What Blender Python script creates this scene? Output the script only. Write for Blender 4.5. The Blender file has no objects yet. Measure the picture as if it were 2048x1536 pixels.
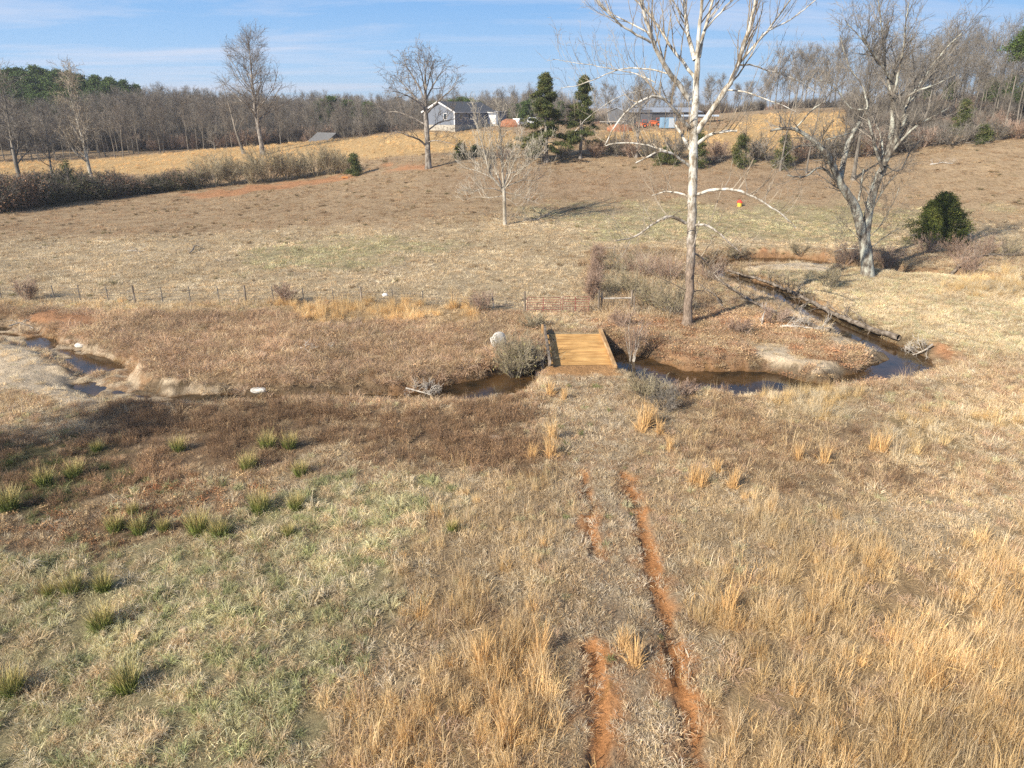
import bpy, math, random
import numpy as np
from mathutils import Vector, Matrix

# ------------------------------------------------------------------ camera
HC, PITCH, FPX = 15.5, 21.3, 1420.0
scene = bpy.context.scene
cp, sp = math.cos(math.radians(PITCH)), math.sin(math.radians(PITCH))
CAM = np.array([0.0, 0.0, HC]); FWD = np.array([0.0, cp, -sp]); UP = np.array([0.0, sp, cp])
cam_data = bpy.data.cameras.new('camera'); cam = bpy.data.objects.new('camera', cam_data)
scene.collection.objects.link(cam); scene.camera = cam
cam.location = CAM; cam.rotation_euler = (math.radians(90 - PITCH), 0, 0)
cam_data.sensor_width = 36.0; cam_data.lens = 36.0 * FPX / 2048.0
cam_data.clip_start = 0.5; cam_data.clip_end = 12000

# ------------------------------------------------------------------ sky, sun, exposure
SUN_EL, SUN_X, SUN_Y = math.radians(31), -0.74, -0.67
world = bpy.data.worlds.new('World'); scene.world = world; world.use_nodes = True
wn, wl = world.node_tree.nodes, world.node_tree.links
wn.clear()
wo = wn.new('ShaderNodeOutputWorld'); bg = wn.new('ShaderNodeBackground')
sky = wn.new('ShaderNodeTexSky'); sky.sky_type = 'NISHITA'; sky.sun_disc = False
sky.sun_elevation = SUN_EL; sky.sun_rotation = math.atan2(SUN_X, SUN_Y)
sky.altitude = 200; sky.air_density = 1.0; sky.dust_density = 0.2; sky.ozone_density = 2.6
tc = wn.new('ShaderNodeTexCoord'); sep = wn.new('ShaderNodeSeparateXYZ'); wl.new(tc.outputs['Generated'], sep.inputs[0])
low = wn.new('ShaderNodeValToRGB'); wl.new(sep.outputs[2], low.inputs[0]); le = low.color_ramp.elements
for q_ in (.5, .6): le.new(q_)
for e_, (p_, c_) in zip(le, ((0.0, (3.3, 4.6, 5.9)), (.055, (2.5, 4.0, 5.9)), (.125, (1.55, 3.15, 5.6)), (.4, (.6, 1.5, 3.8)))): e_.position = p_; e_.color = (*c_, 1)
upf = wn.new('ShaderNodeMapRange'); wl.new(sep.outputs[2], upf.inputs[0]); upf.inputs[1].default_value = .16; upf.inputs[2].default_value = .5
skm = wn.new('ShaderNodeMixRGB'); wl.new(upf.outputs[0], skm.inputs[0]); wl.new(low.outputs[0], skm.inputs[1]); wl.new(sky.outputs[0], skm.inputs[2])
def wmath(op, a, b=None, c=None):
    n = wn.new('ShaderNodeMath'); n.operation = op
    for i, v in enumerate((a, b, c)):
        if v is None: continue
        if isinstance(v, (int, float)): n.inputs[i].default_value = v
        else: wl.new(v, n.inputs[i])
    return n.outputs[0]
zz = wmath('MAXIMUM', wmath('ADD', sep.outputs[2], 0.06), 0.03)
cx, cy = wmath('DIVIDE', sep.outputs[0], zz), wmath('DIVIDE', sep.outputs[1], zz)
comb = wn.new('ShaderNodeCombineXYZ'); wl.new(cx, comb.inputs[0]); wl.new(cy, comb.inputs[1])
mp = wn.new('ShaderNodeMapping'); mp.inputs['Scale'].default_value = (0.34, 1.0, 1); mp.inputs['Rotation'].default_value = (0, 0, 0.12)
mp.inputs['Location'].default_value = (3.3, 1.7, 0)
wl.new(comb.outputs[0], mp.inputs[0])
nz = wn.new('ShaderNodeTexNoise'); nz.inputs['Scale'].default_value = 0.62; nz.inputs['Detail'].default_value = 9; nz.inputs['Roughness'].default_value = 0.62; nz.inputs['Distortion'].default_value = 0.5
wl.new(mp.outputs[0], nz.inputs['Vector'])
cr = wn.new('ShaderNodeValToRGB'); cr.color_ramp.elements[0].position = 0.47; cr.color_ramp.elements[1].position = 0.72
cr.color_ramp.elements[0].color = (0, 0, 0, 1); cr.color_ramp.elements[1].color = (0.8, 0.8, 0.8, 1)
wl.new(nz.outputs[0], cr.inputs[0])
mixc = wn.new('ShaderNodeMixRGB'); wl.new(cr.outputs[0], mixc.inputs[0]); wl.new(skm.outputs[0], mixc.inputs[1])
mixc.inputs[2].default_value = (5.0, 5.1, 5.8, 1)
wl.new(mixc.outputs[0], bg.inputs[0]); bg.inputs[1].default_value = 0.10
wl.new(bg.outputs[0], wo.inputs[0])
sun_data = bpy.data.lights.new('sun', 'SUN'); sun = bpy.data.objects.new('sun', sun_data); scene.collection.objects.link(sun)
sun_data.energy = 5.0; sun_data.angle = math.radians(0.55); sun_data.color = (1.0, 0.90, 0.76)
sdir = Vector((SUN_X * math.cos(SUN_EL), SUN_Y * math.cos(SUN_EL), math.sin(SUN_EL)))
sun.rotation_euler = sdir.to_track_quat('Z', 'Y').to_euler()
scene.view_settings.view_transform = 'Standard'; scene.view_settings.look = 'None'
scene.view_settings.exposure = 0.70; scene.view_settings.gamma = 1.0
scene.render.engine = 'CYCLES'
scene.cycles.max_bounces = 6; scene.cycles.diffuse_bounces = 3; scene.cycles.transmission_bounces = 3
scene.cycles.transparent_max_bounces = 6; scene.cycles.caustics_reflective = False; scene.cycles.caustics_refractive = False
scene.cycles.use_denoising = False

# ------------------------------------------------------------------ helpers
rnd = random.Random(11); R = np.random.default_rng(11)
def ray(px, py):
    return FWD + np.array([1.0, 0, 0]) * ((px - 1024) / FPX) + UP * ((768 - py) / FPX)
def PZ(px, py, z): return CAM + ray(px, py) * z            # a point at depth z in front of the camera
def PH(px, py, h):                                         # a point at height h
    d = ray(px, py); return CAM + d * ((h - HC) / d[2])
_tab = np.random.default_rng(5).random((256, 256))
def vnoise(x, y, s=1.0, seed=0):
    x = np.asarray(x, float) / s + seed * 17.13; y = np.asarray(y, float) / s + seed * 7.77
    xi = np.floor(x).astype(int); yi = np.floor(y).astype(int); fx = x - xi; fy = y - yi
    fx = fx * fx * (3 - 2 * fx); fy = fy * fy * (3 - 2 * fy)
    g = lambda a, b: _tab[(a + seed * 31) & 255, b & 255]
    return (g(xi, yi) * (1 - fx) + g(xi + 1, yi) * fx) * (1 - fy) + (g(xi, yi + 1) * (1 - fx) + g(xi + 1, yi + 1) * fx) * fy
def fbm(x, y, s, seed=0, o=4):
    v = 0; a = .5; t = 0
    for i in range(o):
        v = v + a * vnoise(x, y, s / 2 ** i, seed + i * 3); t += a; a *= .55
    return v / t                                           # 0..1 around .5
def sstep(a, b, x):
    t = np.clip((x - a) / (b - a), 0, 1); return t * t * (3 - 2 * t)

# ------------------------------------------------------------------ terrain height
ctrl = []
def cz(px, py, z): ctrl.append(PZ(px, py, z))
def ch(px, py, h): ctrl.append(PH(px, py, h))
for x in (-300, 500, 1300, 2300):
    for y in (1700, 1200, 850, 700, 600): ch(x, y, 0.0)
ch(0, 480, 0.1); cz(400, 450, 97); ch(1000, 500, 0.45); cz(1010, 446, 93); cz(1250, 400, 107)
cz(0, 418, 112); cz(300, 386, 126); cz(600, 356, 134); cz(720, 342, 134); cz(857, 335, 127); cz(1100, 322, 128); cz(1300, 320, 126); cz(1500, 325, 123)
cz(1700, 320, 120); cz(1900, 286, 122); cz(2040, 280, 116); cz(2300, 276, 112); cz(2040, 350, 106); cz(1900, 430, 98); cz(2200, 430, 94); ch(1700, 480, .5); ch(2100, 480, .6)
cz(-200, 340, 150); cz(100, 330, 172); cz(200, 345, 155); cz(400, 305, 178); cz(500, 293, 190); cz(700, 275, 175); cz(850, 262, 166); cz(700, 312, 148); cz(920, 262, 165); cz(988, 252, 178); cz(1050, 250, 178)
cz(950, 290, 145); cz(1200, 252, 178); cz(1300, 246, 192); cz(1420, 250, 178); cz(1300, 285, 145)
cz(1500, 228, 190); cz(1650, 224, 180); cz(1600, 280, 140); cz(1800, 250, 150); cz(1950, 264, 130); cz(2048, 244, 145); cz(2300, 240, 140)
ctrl = [tuple(c) for c in ctrl]
def cw(x, y, h): ctrl.append((x, y, h))
cw(-150, 190, 3); cw(-190, 235, 8); cw(-140, 265, 9); cw(-90, 250, 5); cw(-50, 235, 5); cw(-20, 220, 6); cw(-60, 300, 6); cw(0, 300, 8); cw(60, 260, 12.5); cw(140, 260, 15); cw(220, 220, 15)
cw(-260, 150, 3); cw(-260, 60, 0); cw(-80, 0, 0); cw(80, 0, 0); cw(200, 60, 3); cw(220, 140, 10); cw(0, -40, 0); cw(-200, -40, 0); cw(200, -40, 0)
for a in range(-200, 360, 100): cw(a, 400, 8 + (a > 100) * 3)
ctrl = np.array(ctrl)
def _k(r2): return np.where(r2 > 0, 0.5 * r2 * np.log(r2 + 1e-12), 0)
_n = len(ctrl); _p = ctrl[:, :2] / 100
_A = _k(((_p[:, None] - _p[None]) ** 2).sum(2)) + np.eye(_n) * 0.0004
_Pm = np.c_[np.ones(_n), _p]
_M = np.block([[_A, _Pm], [_Pm.T, np.zeros((3, 3))]])
_W = np.linalg.solve(_M, np.r_[ctrl[:, 2], 0, 0, 0])
def hbase(x, y):
    x = np.asarray(x, float); y = np.asarray(y, float); sh = x.shape
    xf, yf = x.ravel(), y.ravel(); out = np.empty(xf.size)
    for i in range(0, xf.size, 60000):
        q = np.c_[xf[i:i + 60000], yf[i:i + 60000]] / 100
        q[:, 0] = np.clip(q[:, 0], -2.8, 3.2); q[:, 1] = np.clip(q[:, 1], -0.4, 4.0)
        out[i:i + 60000] = _k(((q[:, None] - _p[None]) ** 2).sum(2)) @ _W[:_n] + _W[_n] + q @ _W[_n + 1:]
    out = out.reshape(sh)
    nearw = 1 - sstep(58, 95, y)
    return out * (1 - nearw) + nearw * 0.0 + (fbm(x, y, 9, 3) - .5) * .35 + (fbm(x, y, 2.2, 8, 3) - .5) * .16
WL = -0.8
creek_px = [(-250, 660, 1.2), (-60, 664, 1.3), (30, 668, 1.3), (75, 684, 1.2), (115, 698, .9), (150, 712, .7), (190, 728, 1.4), (228, 746, 1.3), (185, 768, 1.7), (255, 788, .9), (330, 800, .7), (450, 799, .7), (560, 802, .7), (700, 800, .7),
            (790, 802, .8), (860, 797, 1.3), (930, 787, 1.6), (990, 772, 1.5), (1060, 752, 1.6), (1170, 722, 2.0), (1235, 722, 2.2), (1290, 745, 2.3), (1340, 768, 2.3), (1400, 772, 2.5), (1480, 769, 2.5), (1560, 770, 1.9), (1620, 776, .8), (1690, 772, .6), (1745, 752, 1.1),
            (1800, 738, 1.6), (1825, 722, 1.5), (1780, 700, 1.5), (1720, 672, 1.3), (1660, 645, 1.2), (1600, 612, 1.2), (1540, 583, 1.3), (1480, 560, 1.5), (1425, 548, 1.3), (1420, 532, 1.2), (1480, 524, 1.7), (1560, 522, 1.8), (1640, 526, 1.6),
            (1700, 538, .9), (1790, 548, .8), (1860, 552, .8), (1950, 560, .8), (2060, 570, .8), (2300, 580, .8)]
creek = np.array([list(PH(a, b, WL)[:2]) + [w] for a, b, w in creek_px])
for _ in range(2):                                         # round the corners
    q = [creek[0]]
    for a, b in zip(creek[:-1], creek[1:]): q += [a * .75 + b * .25, a * .25 + b * .75]
    creek = np.array(q + [creek[-1]])
def creek_dist(x, y):
    x = np.asarray(x, float); y = np.asarray(y, float)
    best = np.full(x.shape, 1e9); w = np.ones(x.shape); dy = np.zeros(x.shape)
    for a, b in zip(creek[:-1], creek[1:]):
        ex, ey = b[0] - a[0], b[1] - a[1]; L2 = ex * ex + ey * ey + 1e-9
        t = np.clip(((x - a[0]) * ex + (y - a[1]) * ey) / L2, 0, 1)
        qx, qy = a[0] + t * ex, a[1] + t * ey
        d = np.hypot(x - qx, y - qy) - (a[2] + t * (b[2] - a[2]))
        m = d < best
        best = np.where(m, d, best); w = np.where(m, a[2] + t * (b[2] - a[2]), w); dy = np.where(m, y - qy, dy)
    return best, w, dy
RUTS = [([(1168, 945), (1178, 1010), (1184, 1060), (1190, 1112)], .16), ([(1185, 1290), (1196, 1400), (1200, 1560)], .26),
        ([(1246, 945), (1262, 985), (1276, 1020), (1288, 1060), (1300, 1100), (1308, 1150), (1322, 1200), (1336, 1240), (1352, 1300), (1366, 1370), (1382, 1440), (1396, 1500), (1408, 1580)], .31)]
RUTS = [([tuple(PH(a, b, 0)[:2]) for a, b in pts], w) for pts, w in RUTS]
def rut_dist(x, y):
    best = np.full(np.shape(x), 1e9)
    for pts, w in RUTS:
        for a, b in zip(pts[:-1], pts[1:]):
            ex, ey = b[0] - a[0], b[1] - a[1]
            t = np.clip(((x - a[0]) * ex + (y - a[1]) * ey) / (ex * ex + ey * ey), 0, 1)
            best = np.minimum(best, np.hypot(x - a[0] - t * ex, y - a[1] - t * ey) - w)
    return best
def hground(x, y):
    x = np.atleast_1d(np.asarray(x, float)); y = np.atleast_1d(np.asarray(y, float))
    h = hbase(x, y)
    near = (y > 25) & (y < 95) & (np.abs(x) < 75)
    if near.any():
        xs, ys = x[near], y[near]
        d, w, dy = creek_dist(xs, ys)
        d = d + (fbm(xs, ys, 1.8, 4, 4) - .5) * 1.3 + (fbm(xs, ys, .5, 14, 2) - .5) * .25
        bank = np.where(dy < 0, 2.1 + .02 * np.maximum(ys - 50, 0) * 3, .85) * (0.7 + .8 * fbm(xs, ys, 6, 12, 2))
        bank = np.where((dy < 0) & (xs > 6.2) & (xs < 12.5), .7, bank)
        t = np.clip(d / bank, 0, 1); prof = t ** .75 * (1 - t) + t * (1 - (1 - t) ** 2)
        bed = WL - .35 * np.clip(-d / np.maximum(w, .3), 0, 1) - .02
        isl = sstep(.57, .66, fbm(xs, ys, 2.6, 33, 3)) * sstep(-16, -22, xs); bed = bed + isl * .34 * np.clip(-d / .5, 0, 1)
        lip = .12 * np.exp(-((d - bank - .6) / .9) ** 2)
        hh = np.where(d < 0, bed, WL + (h[near] + lip - WL) * np.clip(prof, 0, 1))
        appr = np.maximum(np.abs(xs - 4.4) - 2.0, 0)
        hh = np.where((ys < 42.6) | (ys > 49.2), hh + (np.maximum(hh, .185) - hh) * (1 - sstep(0, 1.2, appr)) * (1 - sstep(.0, 3, np.minimum(np.abs(ys - 41.9), np.abs(ys - 49.9)) - .8)), hh)
        h[near] = hh
    nr = (y < 36) & (np.abs(x) < 15)
    if nr.any():
        rd = rut_dist(x[nr], y[nr]) + (fbm(x[nr], y[nr], .5, 21, 3) - .5) * .25
        h[nr] -= .19 * (1 - sstep(-.12, .12, rd)) - .05 * np.exp(-((rd - .18) / .12) ** 2)
    return h
def gz(x, y): return float(hground(x, y)[0])
def G(px, py, lo=12.0, hi=600.0):                          # where the photo's pixel meets the ground
    d = ray(px, py); zs = np.concatenate([np.arange(lo, 130, .5), np.arange(130, hi, 2.0)])
    pts = CAM[None] + zs[:, None] * d[None]
    f = pts[:, 2] - hground(pts[:, 0], pts[:, 1])
    i = np.argmax(f < 0)
    if f[i] >= 0: i = len(zs) - 1
    a, b = zs[max(i - 1, 0)], zs[i]
    for _ in range(8):
        m = (a + b) / 2; p = CAM + d * m
        if p[2] < gz(p[0], p[1]): b = m
        else: a = m
    p = CAM + d * b; return np.array([p[0], p[1], gz(p[0], p[1])])
def depth(p): return float((np.asarray(p) - CAM) @ FWD)

# ------------------------------------------------------------------ ground cover regions (soft polygons on the ground)
def wpoly(pts): return np.array([G(a, b)[:2] for a, b in pts])
def sdist(x, y, poly):
    d = np.full(x.shape, 1e9); ins = np.zeros(x.shape, bool)
    for a, b in zip(poly, np.roll(poly, -1, 0)):
        ex, ey = b - a
        t = np.clip(((x - a[0]) * ex + (y - a[1]) * ey) / (ex * ex + ey * ey + 1e-9), 0, 1)
        d = np.minimum(d, np.hypot(x - a[0] - t * ex, y - a[1] - t * ey))
        c = ((a[1] > y) != (b[1] > y)) & (x < (b[0] - a[0]) * (y - a[1]) / (b[1] - a[1] + 1e-12) + a[0]); ins ^= c
    return np.where(ins, d, -d)
# name, polygon (photo pixels of its corners), softness, noise amplitude, noise size
REG = [
 ('field', None, 0, 0, 0),
 ('palefield', [(-300, 480), (300, 470), (620, 455), (900, 440), (1300, 425), (1700, 440), (2400, 400), (2400, 620), (1180, 640), (-300, 620)], 4, 9, 14),
 ('greenfield', [(480, 500), (700, 480), (900, 490), (760, 530), (520, 540)], 3, 6, 5),
 ('greenfield', [(1050, 420), (1300, 405), (1800, 430), (1960, 410), (1700, 490), (1250, 480)], 4, 14, 6),
 ('browntrack', [(860, 345), (1600, 332), (1640, 395), (1400, 400), (1000, 385), (850, 365)], 4, 8, 7),
 ('nearmix', [(-400, 612), (560, 606), (1180, 630), (1190, 500), (1400, 498), (1700, 500), (2400, 480), (2600, 1700), (-600, 1700)], .6, 2, 2),
 ('palebank', [(1500, 545), (1700, 540), (2400, 530), (2400, 760), (1900, 720), (1700, 650)], 1, 3, 3),
 ('matted', [(-400, 612), (200, 612), (560, 606), (1050, 628), (1060, 660), (1090, 745), (990, 790), (860, 810), (560, 808), (340, 800), (240, 750), (130, 700), (0, 655), (-400, 655)], .7, 2, 2),
 ('leafy', [(1210, 622), (1380, 600), (1480, 620), (1640, 660), (1800, 745), (1740, 775), (1600, 770), (1340, 765), (1240, 690), (1190, 650)], .7, 2, 2),
 ('thicket', [(1185, 495), (1330, 498), (1400, 540), (1420, 600), (1350, 640), (1210, 640), (1180, 600)], .7, 2, 2),
 ('darkweed', [(-300, 905), (100, 880), (260, 815), (900, 812), (1010, 790), (1070, 800), (1090, 880), (1050, 960), (900, 930), (650, 905), (420, 935), (200, 1000), (-300, 1060)], 1, 3, 2.5),
 ('brownmix', [(1340, 850), (1470, 800), (1640, 850), (1900, 900), (1850, 970), (1600, 1000), (1420, 950), (1350, 900)], 1.2, 4, 2),
 ('darkweed', [(640, 1080), (830, 1020), (960, 1060), (990, 1110), (880, 1140), (760, 1120)], .7, 2.5, 1.5),
 ('darkgreen', [(-300, 870), (150, 880), (240, 930), (160, 1050), (-300, 1080)], 1, 3, 2),
 ('leafmud', [(-300, 1060), (80, 1040), (300, 960), (560, 980), (420, 1060), (150, 1130), (-300, 1200)], .8, 3, 2),
 ('green', [(-400, 1150), (180, 1120), (400, 1050), (600, 985), (850, 960), (960, 1010), (860, 1150), (740, 1240), (640, 1420), (640, 1750), (-600, 1750)], 1, 3.5, 2.5),
 ('greyshort', [(1440, 1040), (1700, 1020), (2100, 1000), (2100, 1070), (1750, 1090), (1500, 1120)], 1, 2.5, 2),
 ('gold', [(1390, 1330), (1420, 1180), (1560, 1080), (1780, 1110), (2400, 1060), (2600, 1800), (1420, 1750)], 1.2, 3, 2),
 ('thingold', [(-400, 603), (100, 606), (540, 606), (600, 612), (540, 622), (200, 620), (-400, 622)], .4, 2.5, 1.5),
 ('thingold', [(760, 1150), (900, 1000), (1100, 940), (1140, 1150), (1060, 1230), (880, 1240), (780, 1230)], 1, 3, 2),
 ('thingold', [(1330, 1000), (1480, 960), (1700, 1010), (1560, 1090), (1420, 1180), (1350, 1150)], 1, 3, 2),
 ('gold', [(690, 1420), (900, 1230), (1060, 1210), (1120, 1300), (1180, 1420), (1170, 1750), (640, 1750)], .8, 3, 1.6),
 ('palegold', [(1520, 800), (1620, 780), (1720, 790), (1700, 830), (1560, 840)], .6, 2, 1.2),
 ('palegold', [(1740, 870), (1800, 830), (1960, 820), (2200, 770), (2300, 850), (1960, 870), (1830, 920)], .7, 3, 1.6),
 ('golden', [(540, 606), (760, 603), (930, 612), (960, 645), (620, 650)], .5, 2, 1.2),
 ('palegold', [(1940, 550), (2300, 540), (2300, 620), (1880, 590)], .8, 3, 1.5),
 ('track', [(1105, 745), (1235, 745), (1280, 860), (1265, 950), (1310, 1100), (1400, 1300), (1430, 1600), (1160, 1600), (1150, 1300), (1130, 1000), (1110, 860)], .7, 1.4, 1.0),
 ('claytrack', [(1095, 736), (1245, 736), (1240, 752), (1100, 750)], .3, .6, .7),
 ('sand', [(-50, 676), (60, 700), (130, 735), (180, 765), (240, 800), (200, 815), (90, 800), (-50, 770)], .5, 2.0, 1.2),
 ('sand', [(150, 695), (260, 730), (300, 775), (380, 790), (300, 800), (230, 760), (160, 715)], .3, 1.2, .9),
 ('sand', [(240, 772), (290, 770), (370, 800), (330, 812), (270, 800)], .3, 1, 1),
 ('sand', [(1500, 680), (1560, 690), (1600, 712), (1690, 748), (1650, 768), (1570, 742), (1520, 715)], .3, 1.6, .8),
 ('sand', [(1640, 655), (1700, 668), (1790, 722), (1770, 745), (1740, 725), (1680, 690)], .3, 1.6, .8),
 ('sand', [(1490, 536), (1660, 526), (1660, 545), (1500, 550)], .5, 1, 1.5),
 ('clay', [(110, 618), (200, 635), (205, 655), (150, 658), (60, 640)], .5, 1, 1),
 ('clay', [(380, 388), (540, 368), (690, 350), (702, 360), (540, 383), (400, 398)], 1, 6, 3),
 ('clay', [(1480, 500), (1540, 502), (1660, 508), (1655, 517), (1480, 514)], .4, 1, 1),
 ('clay', [(1860, 690), (1920, 695), (1915, 725), (1870, 722)], .4, 1, 1),
 ('clay', [(780, 330), (850, 326), (845, 340), (780, 342)], 1, 6, 3),
 ('clay', [(1000, 790), (1060, 765), (1070, 775), (1020, 800)], .3, .8, .8),
 ('goldfield', [(-600, 345), (60, 352), (240, 352), (420, 338), (600, 325), (780, 312), (1020, 305), (1160, 300), (1000, 262), (850, 266), (700, 276), (500, 293), (100, 322), (-600, 335)], 2, 4, 8),
 ('goldfield', [(1190, 300), (1500, 305), (1700, 300), (1760, 240), (1720, 226), (1500, 230), (1430, 262), (1200, 262)], 2, 4, 8),
]
REG = [(n, None if p is None else wpoly(p), s, a, z) for n, p, s, a, z in REG]
COL = {'thingold': (.37, .28, .175),   # ground colour of each region
 'field': (.345, .26, .17), 'palefield': (.41, .33, .22), 'greenfield': (.35, .30, .19), 'browntrack': (.325, .24, .16), 'nearmix': (.37, .29, .19),
 'palebank': (.42, .34, .22), 'matted': (.28, .20, .13), 'leafy': (.30, .195, .125), 'thicket': (.28, .22, .15), 'darkweed': (.20, .14, .09), 'brownmix': (.27, .195, .125), 'darkgreen': (.12, .11, .06),
 'leafmud': (.24, .18, .12), 'green': (.31, .275, .165), 'greyshort': (.40, .33, .23), 'gold': (.37, .27, .16), 'golden': (.34, .24, .135), 'palegold': (.34, .26, .15), 'track': (.36, .285, .20),
 'claytrack': (.46, .27, .13), 'sand': (.60, .50, .37), 'clay': (.41, .225, .125), 'goldfield': (.47, .33, .17)}
def masks(x, y):
    out = []
    for i, (n, p, s, a, z) in enumerate(REG):
        if p is None: out.append(np.ones(x.shape)); continue
        lo = p.min(0) - a - s; hi = p.max(0) + a + s
        m = np.zeros(x.shape); sel = (x > lo[0]) & (x < hi[0]) & (y > lo[1]) & (y < hi[1])
        if sel.any():
            xs, ys = x[sel], y[sel]
            m[sel] = sstep(-s, s, sdist(xs, ys, p) + (fbm(xs, ys, z, i + 40, 4) - .5) * a * 1.6)
        out.append(m)
    return out

# ------------------------------------------------------------------ materials
MATS = {}
class NT:
    def __init__(self, name):
        self.m = bpy.data.materials.new(name); self.m.use_nodes = True
        self.n = self.m.node_tree.nodes; self.l = self.m.node_tree.links
        self.p = self.n['Principled BSDF']; MATS[name] = self.m
    def new(self, t, **kw):
        n = self.n.new(t)
        for k, v in kw.items():
            if k in n.inputs: n.inputs[k].default_value = v
            else: setattr(n, k, v)
        return n
    def link(self, a, b): self.l.new(a, b)
    def noise(self, scale, detail=4, vec=None, rough=.55, dist=0):
        n = self.new('ShaderNodeTexNoise'); n.inputs['Scale'].default_value = scale; n.inputs['Detail'].default_value = detail
        n.inputs['Roughness'].default_value = rough; n.inputs['Distortion'].default_value = dist
        if vec is not None: self.link(vec, n.inputs['Vector'])
        return n.outputs[0]
    def ramp(self, fac, stops):
        r = self.new('ShaderNodeValToRGB'); e = r.color_ramp.elements
        while len(e) < len(stops): e.new(.5)
        for el, (p, c) in zip(e, stops): el.position = p; el.color = (*c, 1) if len(c) == 3 else c
        self.link(fac, r.inputs[0]); return r.outputs[0]
    def mix(self, f, a, b, t='MIX'):
        n = self.new('ShaderNodeMixRGB', blend_type=t)
        for i, v in enumerate((f, a, b)):
            if isinstance(v, (int, float)): n.inputs[i].default_value = v
            elif isinstance(v, tuple): n.inputs[i].default_value = (*v, 1)
            else: self.link(v, n.inputs[i])
        return n.outputs[0]
    def bump(self, h, s=.3, d=.02):
        b = self.new('ShaderNodeBump'); b.inputs['Strength'].default_value = s; b.inputs['Distance'].default_value = d
        self.link(h, b.inputs['Height']); self.link(b.outputs[0], self.p.inputs['Normal'])
def simple(name, col, rough=.8, var=.25, scale=6, metal=0, bump=.25, bscale=30):
    t = NT(name); o = t.new('ShaderNodeTexCoord').outputs['Object']
    c2 = tuple(min(1, c * (1 + var)) for c in col); c1 = tuple(c * (1 - var) for c in col)
    t.link(t.ramp(t.noise(scale, 5, o), [(.3, c1), (.7, c2)]), t.p.inputs['Base Color'])
    t.p.inputs['Roughness'].default_value = rough; t.p.inputs['Metallic'].default_value = metal
    if bump: t.bump(t.noise(bscale, 4, o), bump, .02)
    return t.m
def mat_ground():
    t = NT('ground_cover'); g = t.new('ShaderNodeNewGeometry').outputs['Position']
    col = t.new('ShaderNodeAttribute', attribute_name='Col').outputs['Color']
    a = t.ramp(t.noise(.35, 6, g, .65), [(.3, (.84, .82, .80)), (.72, (1.16, 1.16, 1.15))])
    mp = t.new('ShaderNodeMapping'); mp.inputs['Scale'].default_value = (1.0, .55, 1); t.link(g, mp.inputs[0])
    b = t.ramp(t.noise(2.6, 8, mp.outputs[0], .75), [(.28, (.62, .59, .54)), (.50, (1, 1, 1)), (.78, (1.28, 1.27, 1.22))])
    c = t.ramp(t.noise(14, 4, g, .7), [(.3, (.66, .64, .6)), (.7, (1.28, 1.28, 1.25))])
    d = t.ramp(t.noise(.9, 5, g, .6), [(.60, (1, 1, 1)), (.72, (.62, .66, .5))])
    x = t.mix(1, col, a, 'MULTIPLY'); x = t.mix(1, x, b, 'MULTIPLY'); x = t.mix(1, x, c, 'MULTIPLY'); x = t.mix(.7, x, d, 'MULTIPLY')
    t.link(x, t.p.inputs['Base Color']); t.p.inputs['Roughness'].default_value = 1; t.p.inputs['Specular IOR Level'].default_value = .05
    hsum = t.new('ShaderNodeMath', operation='MULTIPLY_ADD'); hsum.inputs[1].default_value = .35
    t.link(t.noise(9, 8, g, .8), hsum.inputs[0]); t.link(t.noise(2.2, 8, g, .75), hsum.inputs[2])
    t.bump(hsum.outputs[0], 1.0, .22)
    return t.m
def mat_plant(name, transl=.25):
    t = NT(name)
    tint = t.new('ShaderNodeAttribute', attribute_name='tint', attribute_type='INSTANCER').outputs['Color']
    bv = t.new('ShaderNodeAttribute', attribute_name='bv').outputs['Color']
    c = t.mix(1, tint, bv, 'MULTIPLY')
    t.link(c, t.p.inputs['Base Color']); t.p.inputs['Roughness'].default_value = .75; t.p.inputs['Specular IOR Level'].default_value = .12
    tr = t.new('ShaderNodeBsdfTranslucent'); t.link(c, tr.inputs[0])
    ms = t.new('ShaderNodeMixShader'); ms.inputs[0].default_value = transl
    t.link(t.p.outputs[0], ms.inputs[1]); t.link(tr.outputs[0], ms.inputs[2]); t.link(ms.outputs[0], t.n['Material Output'].inputs[0])
    return t.m
M_ground = mat_ground(); M_plant = mat_plant('dry_plant')

# ------------------------------------------------------------------ object helpers
COLN = scene.collection
def mesh_np(name, V, F, mats, colors=None, smooth=False, attr='Col', matidx=None):
    me = bpy.data.meshes.new(name); V = np.asarray(V, np.float32)
    if isinstance(F, np.ndarray): k = F.shape[1]; idx = F.ravel(); starts = np.arange(0, len(idx), k); tot = np.full(len(F), k)
    else:
        tot = np.array([len(f) for f in F]); idx = np.concatenate([np.asarray(f) for f in F]) if len(F) else np.zeros(0, int); starts = np.r_[0, np.cumsum(tot)[:-1]]
    me.vertices.add(len(V)); me.vertices.foreach_set('co', V.ravel())
    me.loops.add(len(idx)); me.loops.foreach_set('vertex_index', idx.astype(np.int32))
    me.polygons.add(len(tot)); me.polygons.foreach_set('loop_start', starts.astype(np.int32))
    try: me.polygons.foreach_set('loop_total', tot.astype(np.int32))
    except Exception: pass
    if matidx is not None: me.polygons.foreach_set('material_index', np.asarray(matidx, np.int32))
    me.polygons.foreach_set('use_smooth', np.full(len(tot), bool(smooth)))
    if colors is not None:
        ca = me.color_attributes.new(attr, 'FLOAT_COLOR', 'POINT')
        c4 = np.ones((len(V), 4), np.float32); c4[:, :colors.shape[1]] = colors
        ca.data.foreach_set('color', c4.ravel())
    for m in (mats if isinstance(mats, (list, tuple)) else [mats]): me.materials.append(m)
    me.update(); me.validate(); return me
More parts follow.
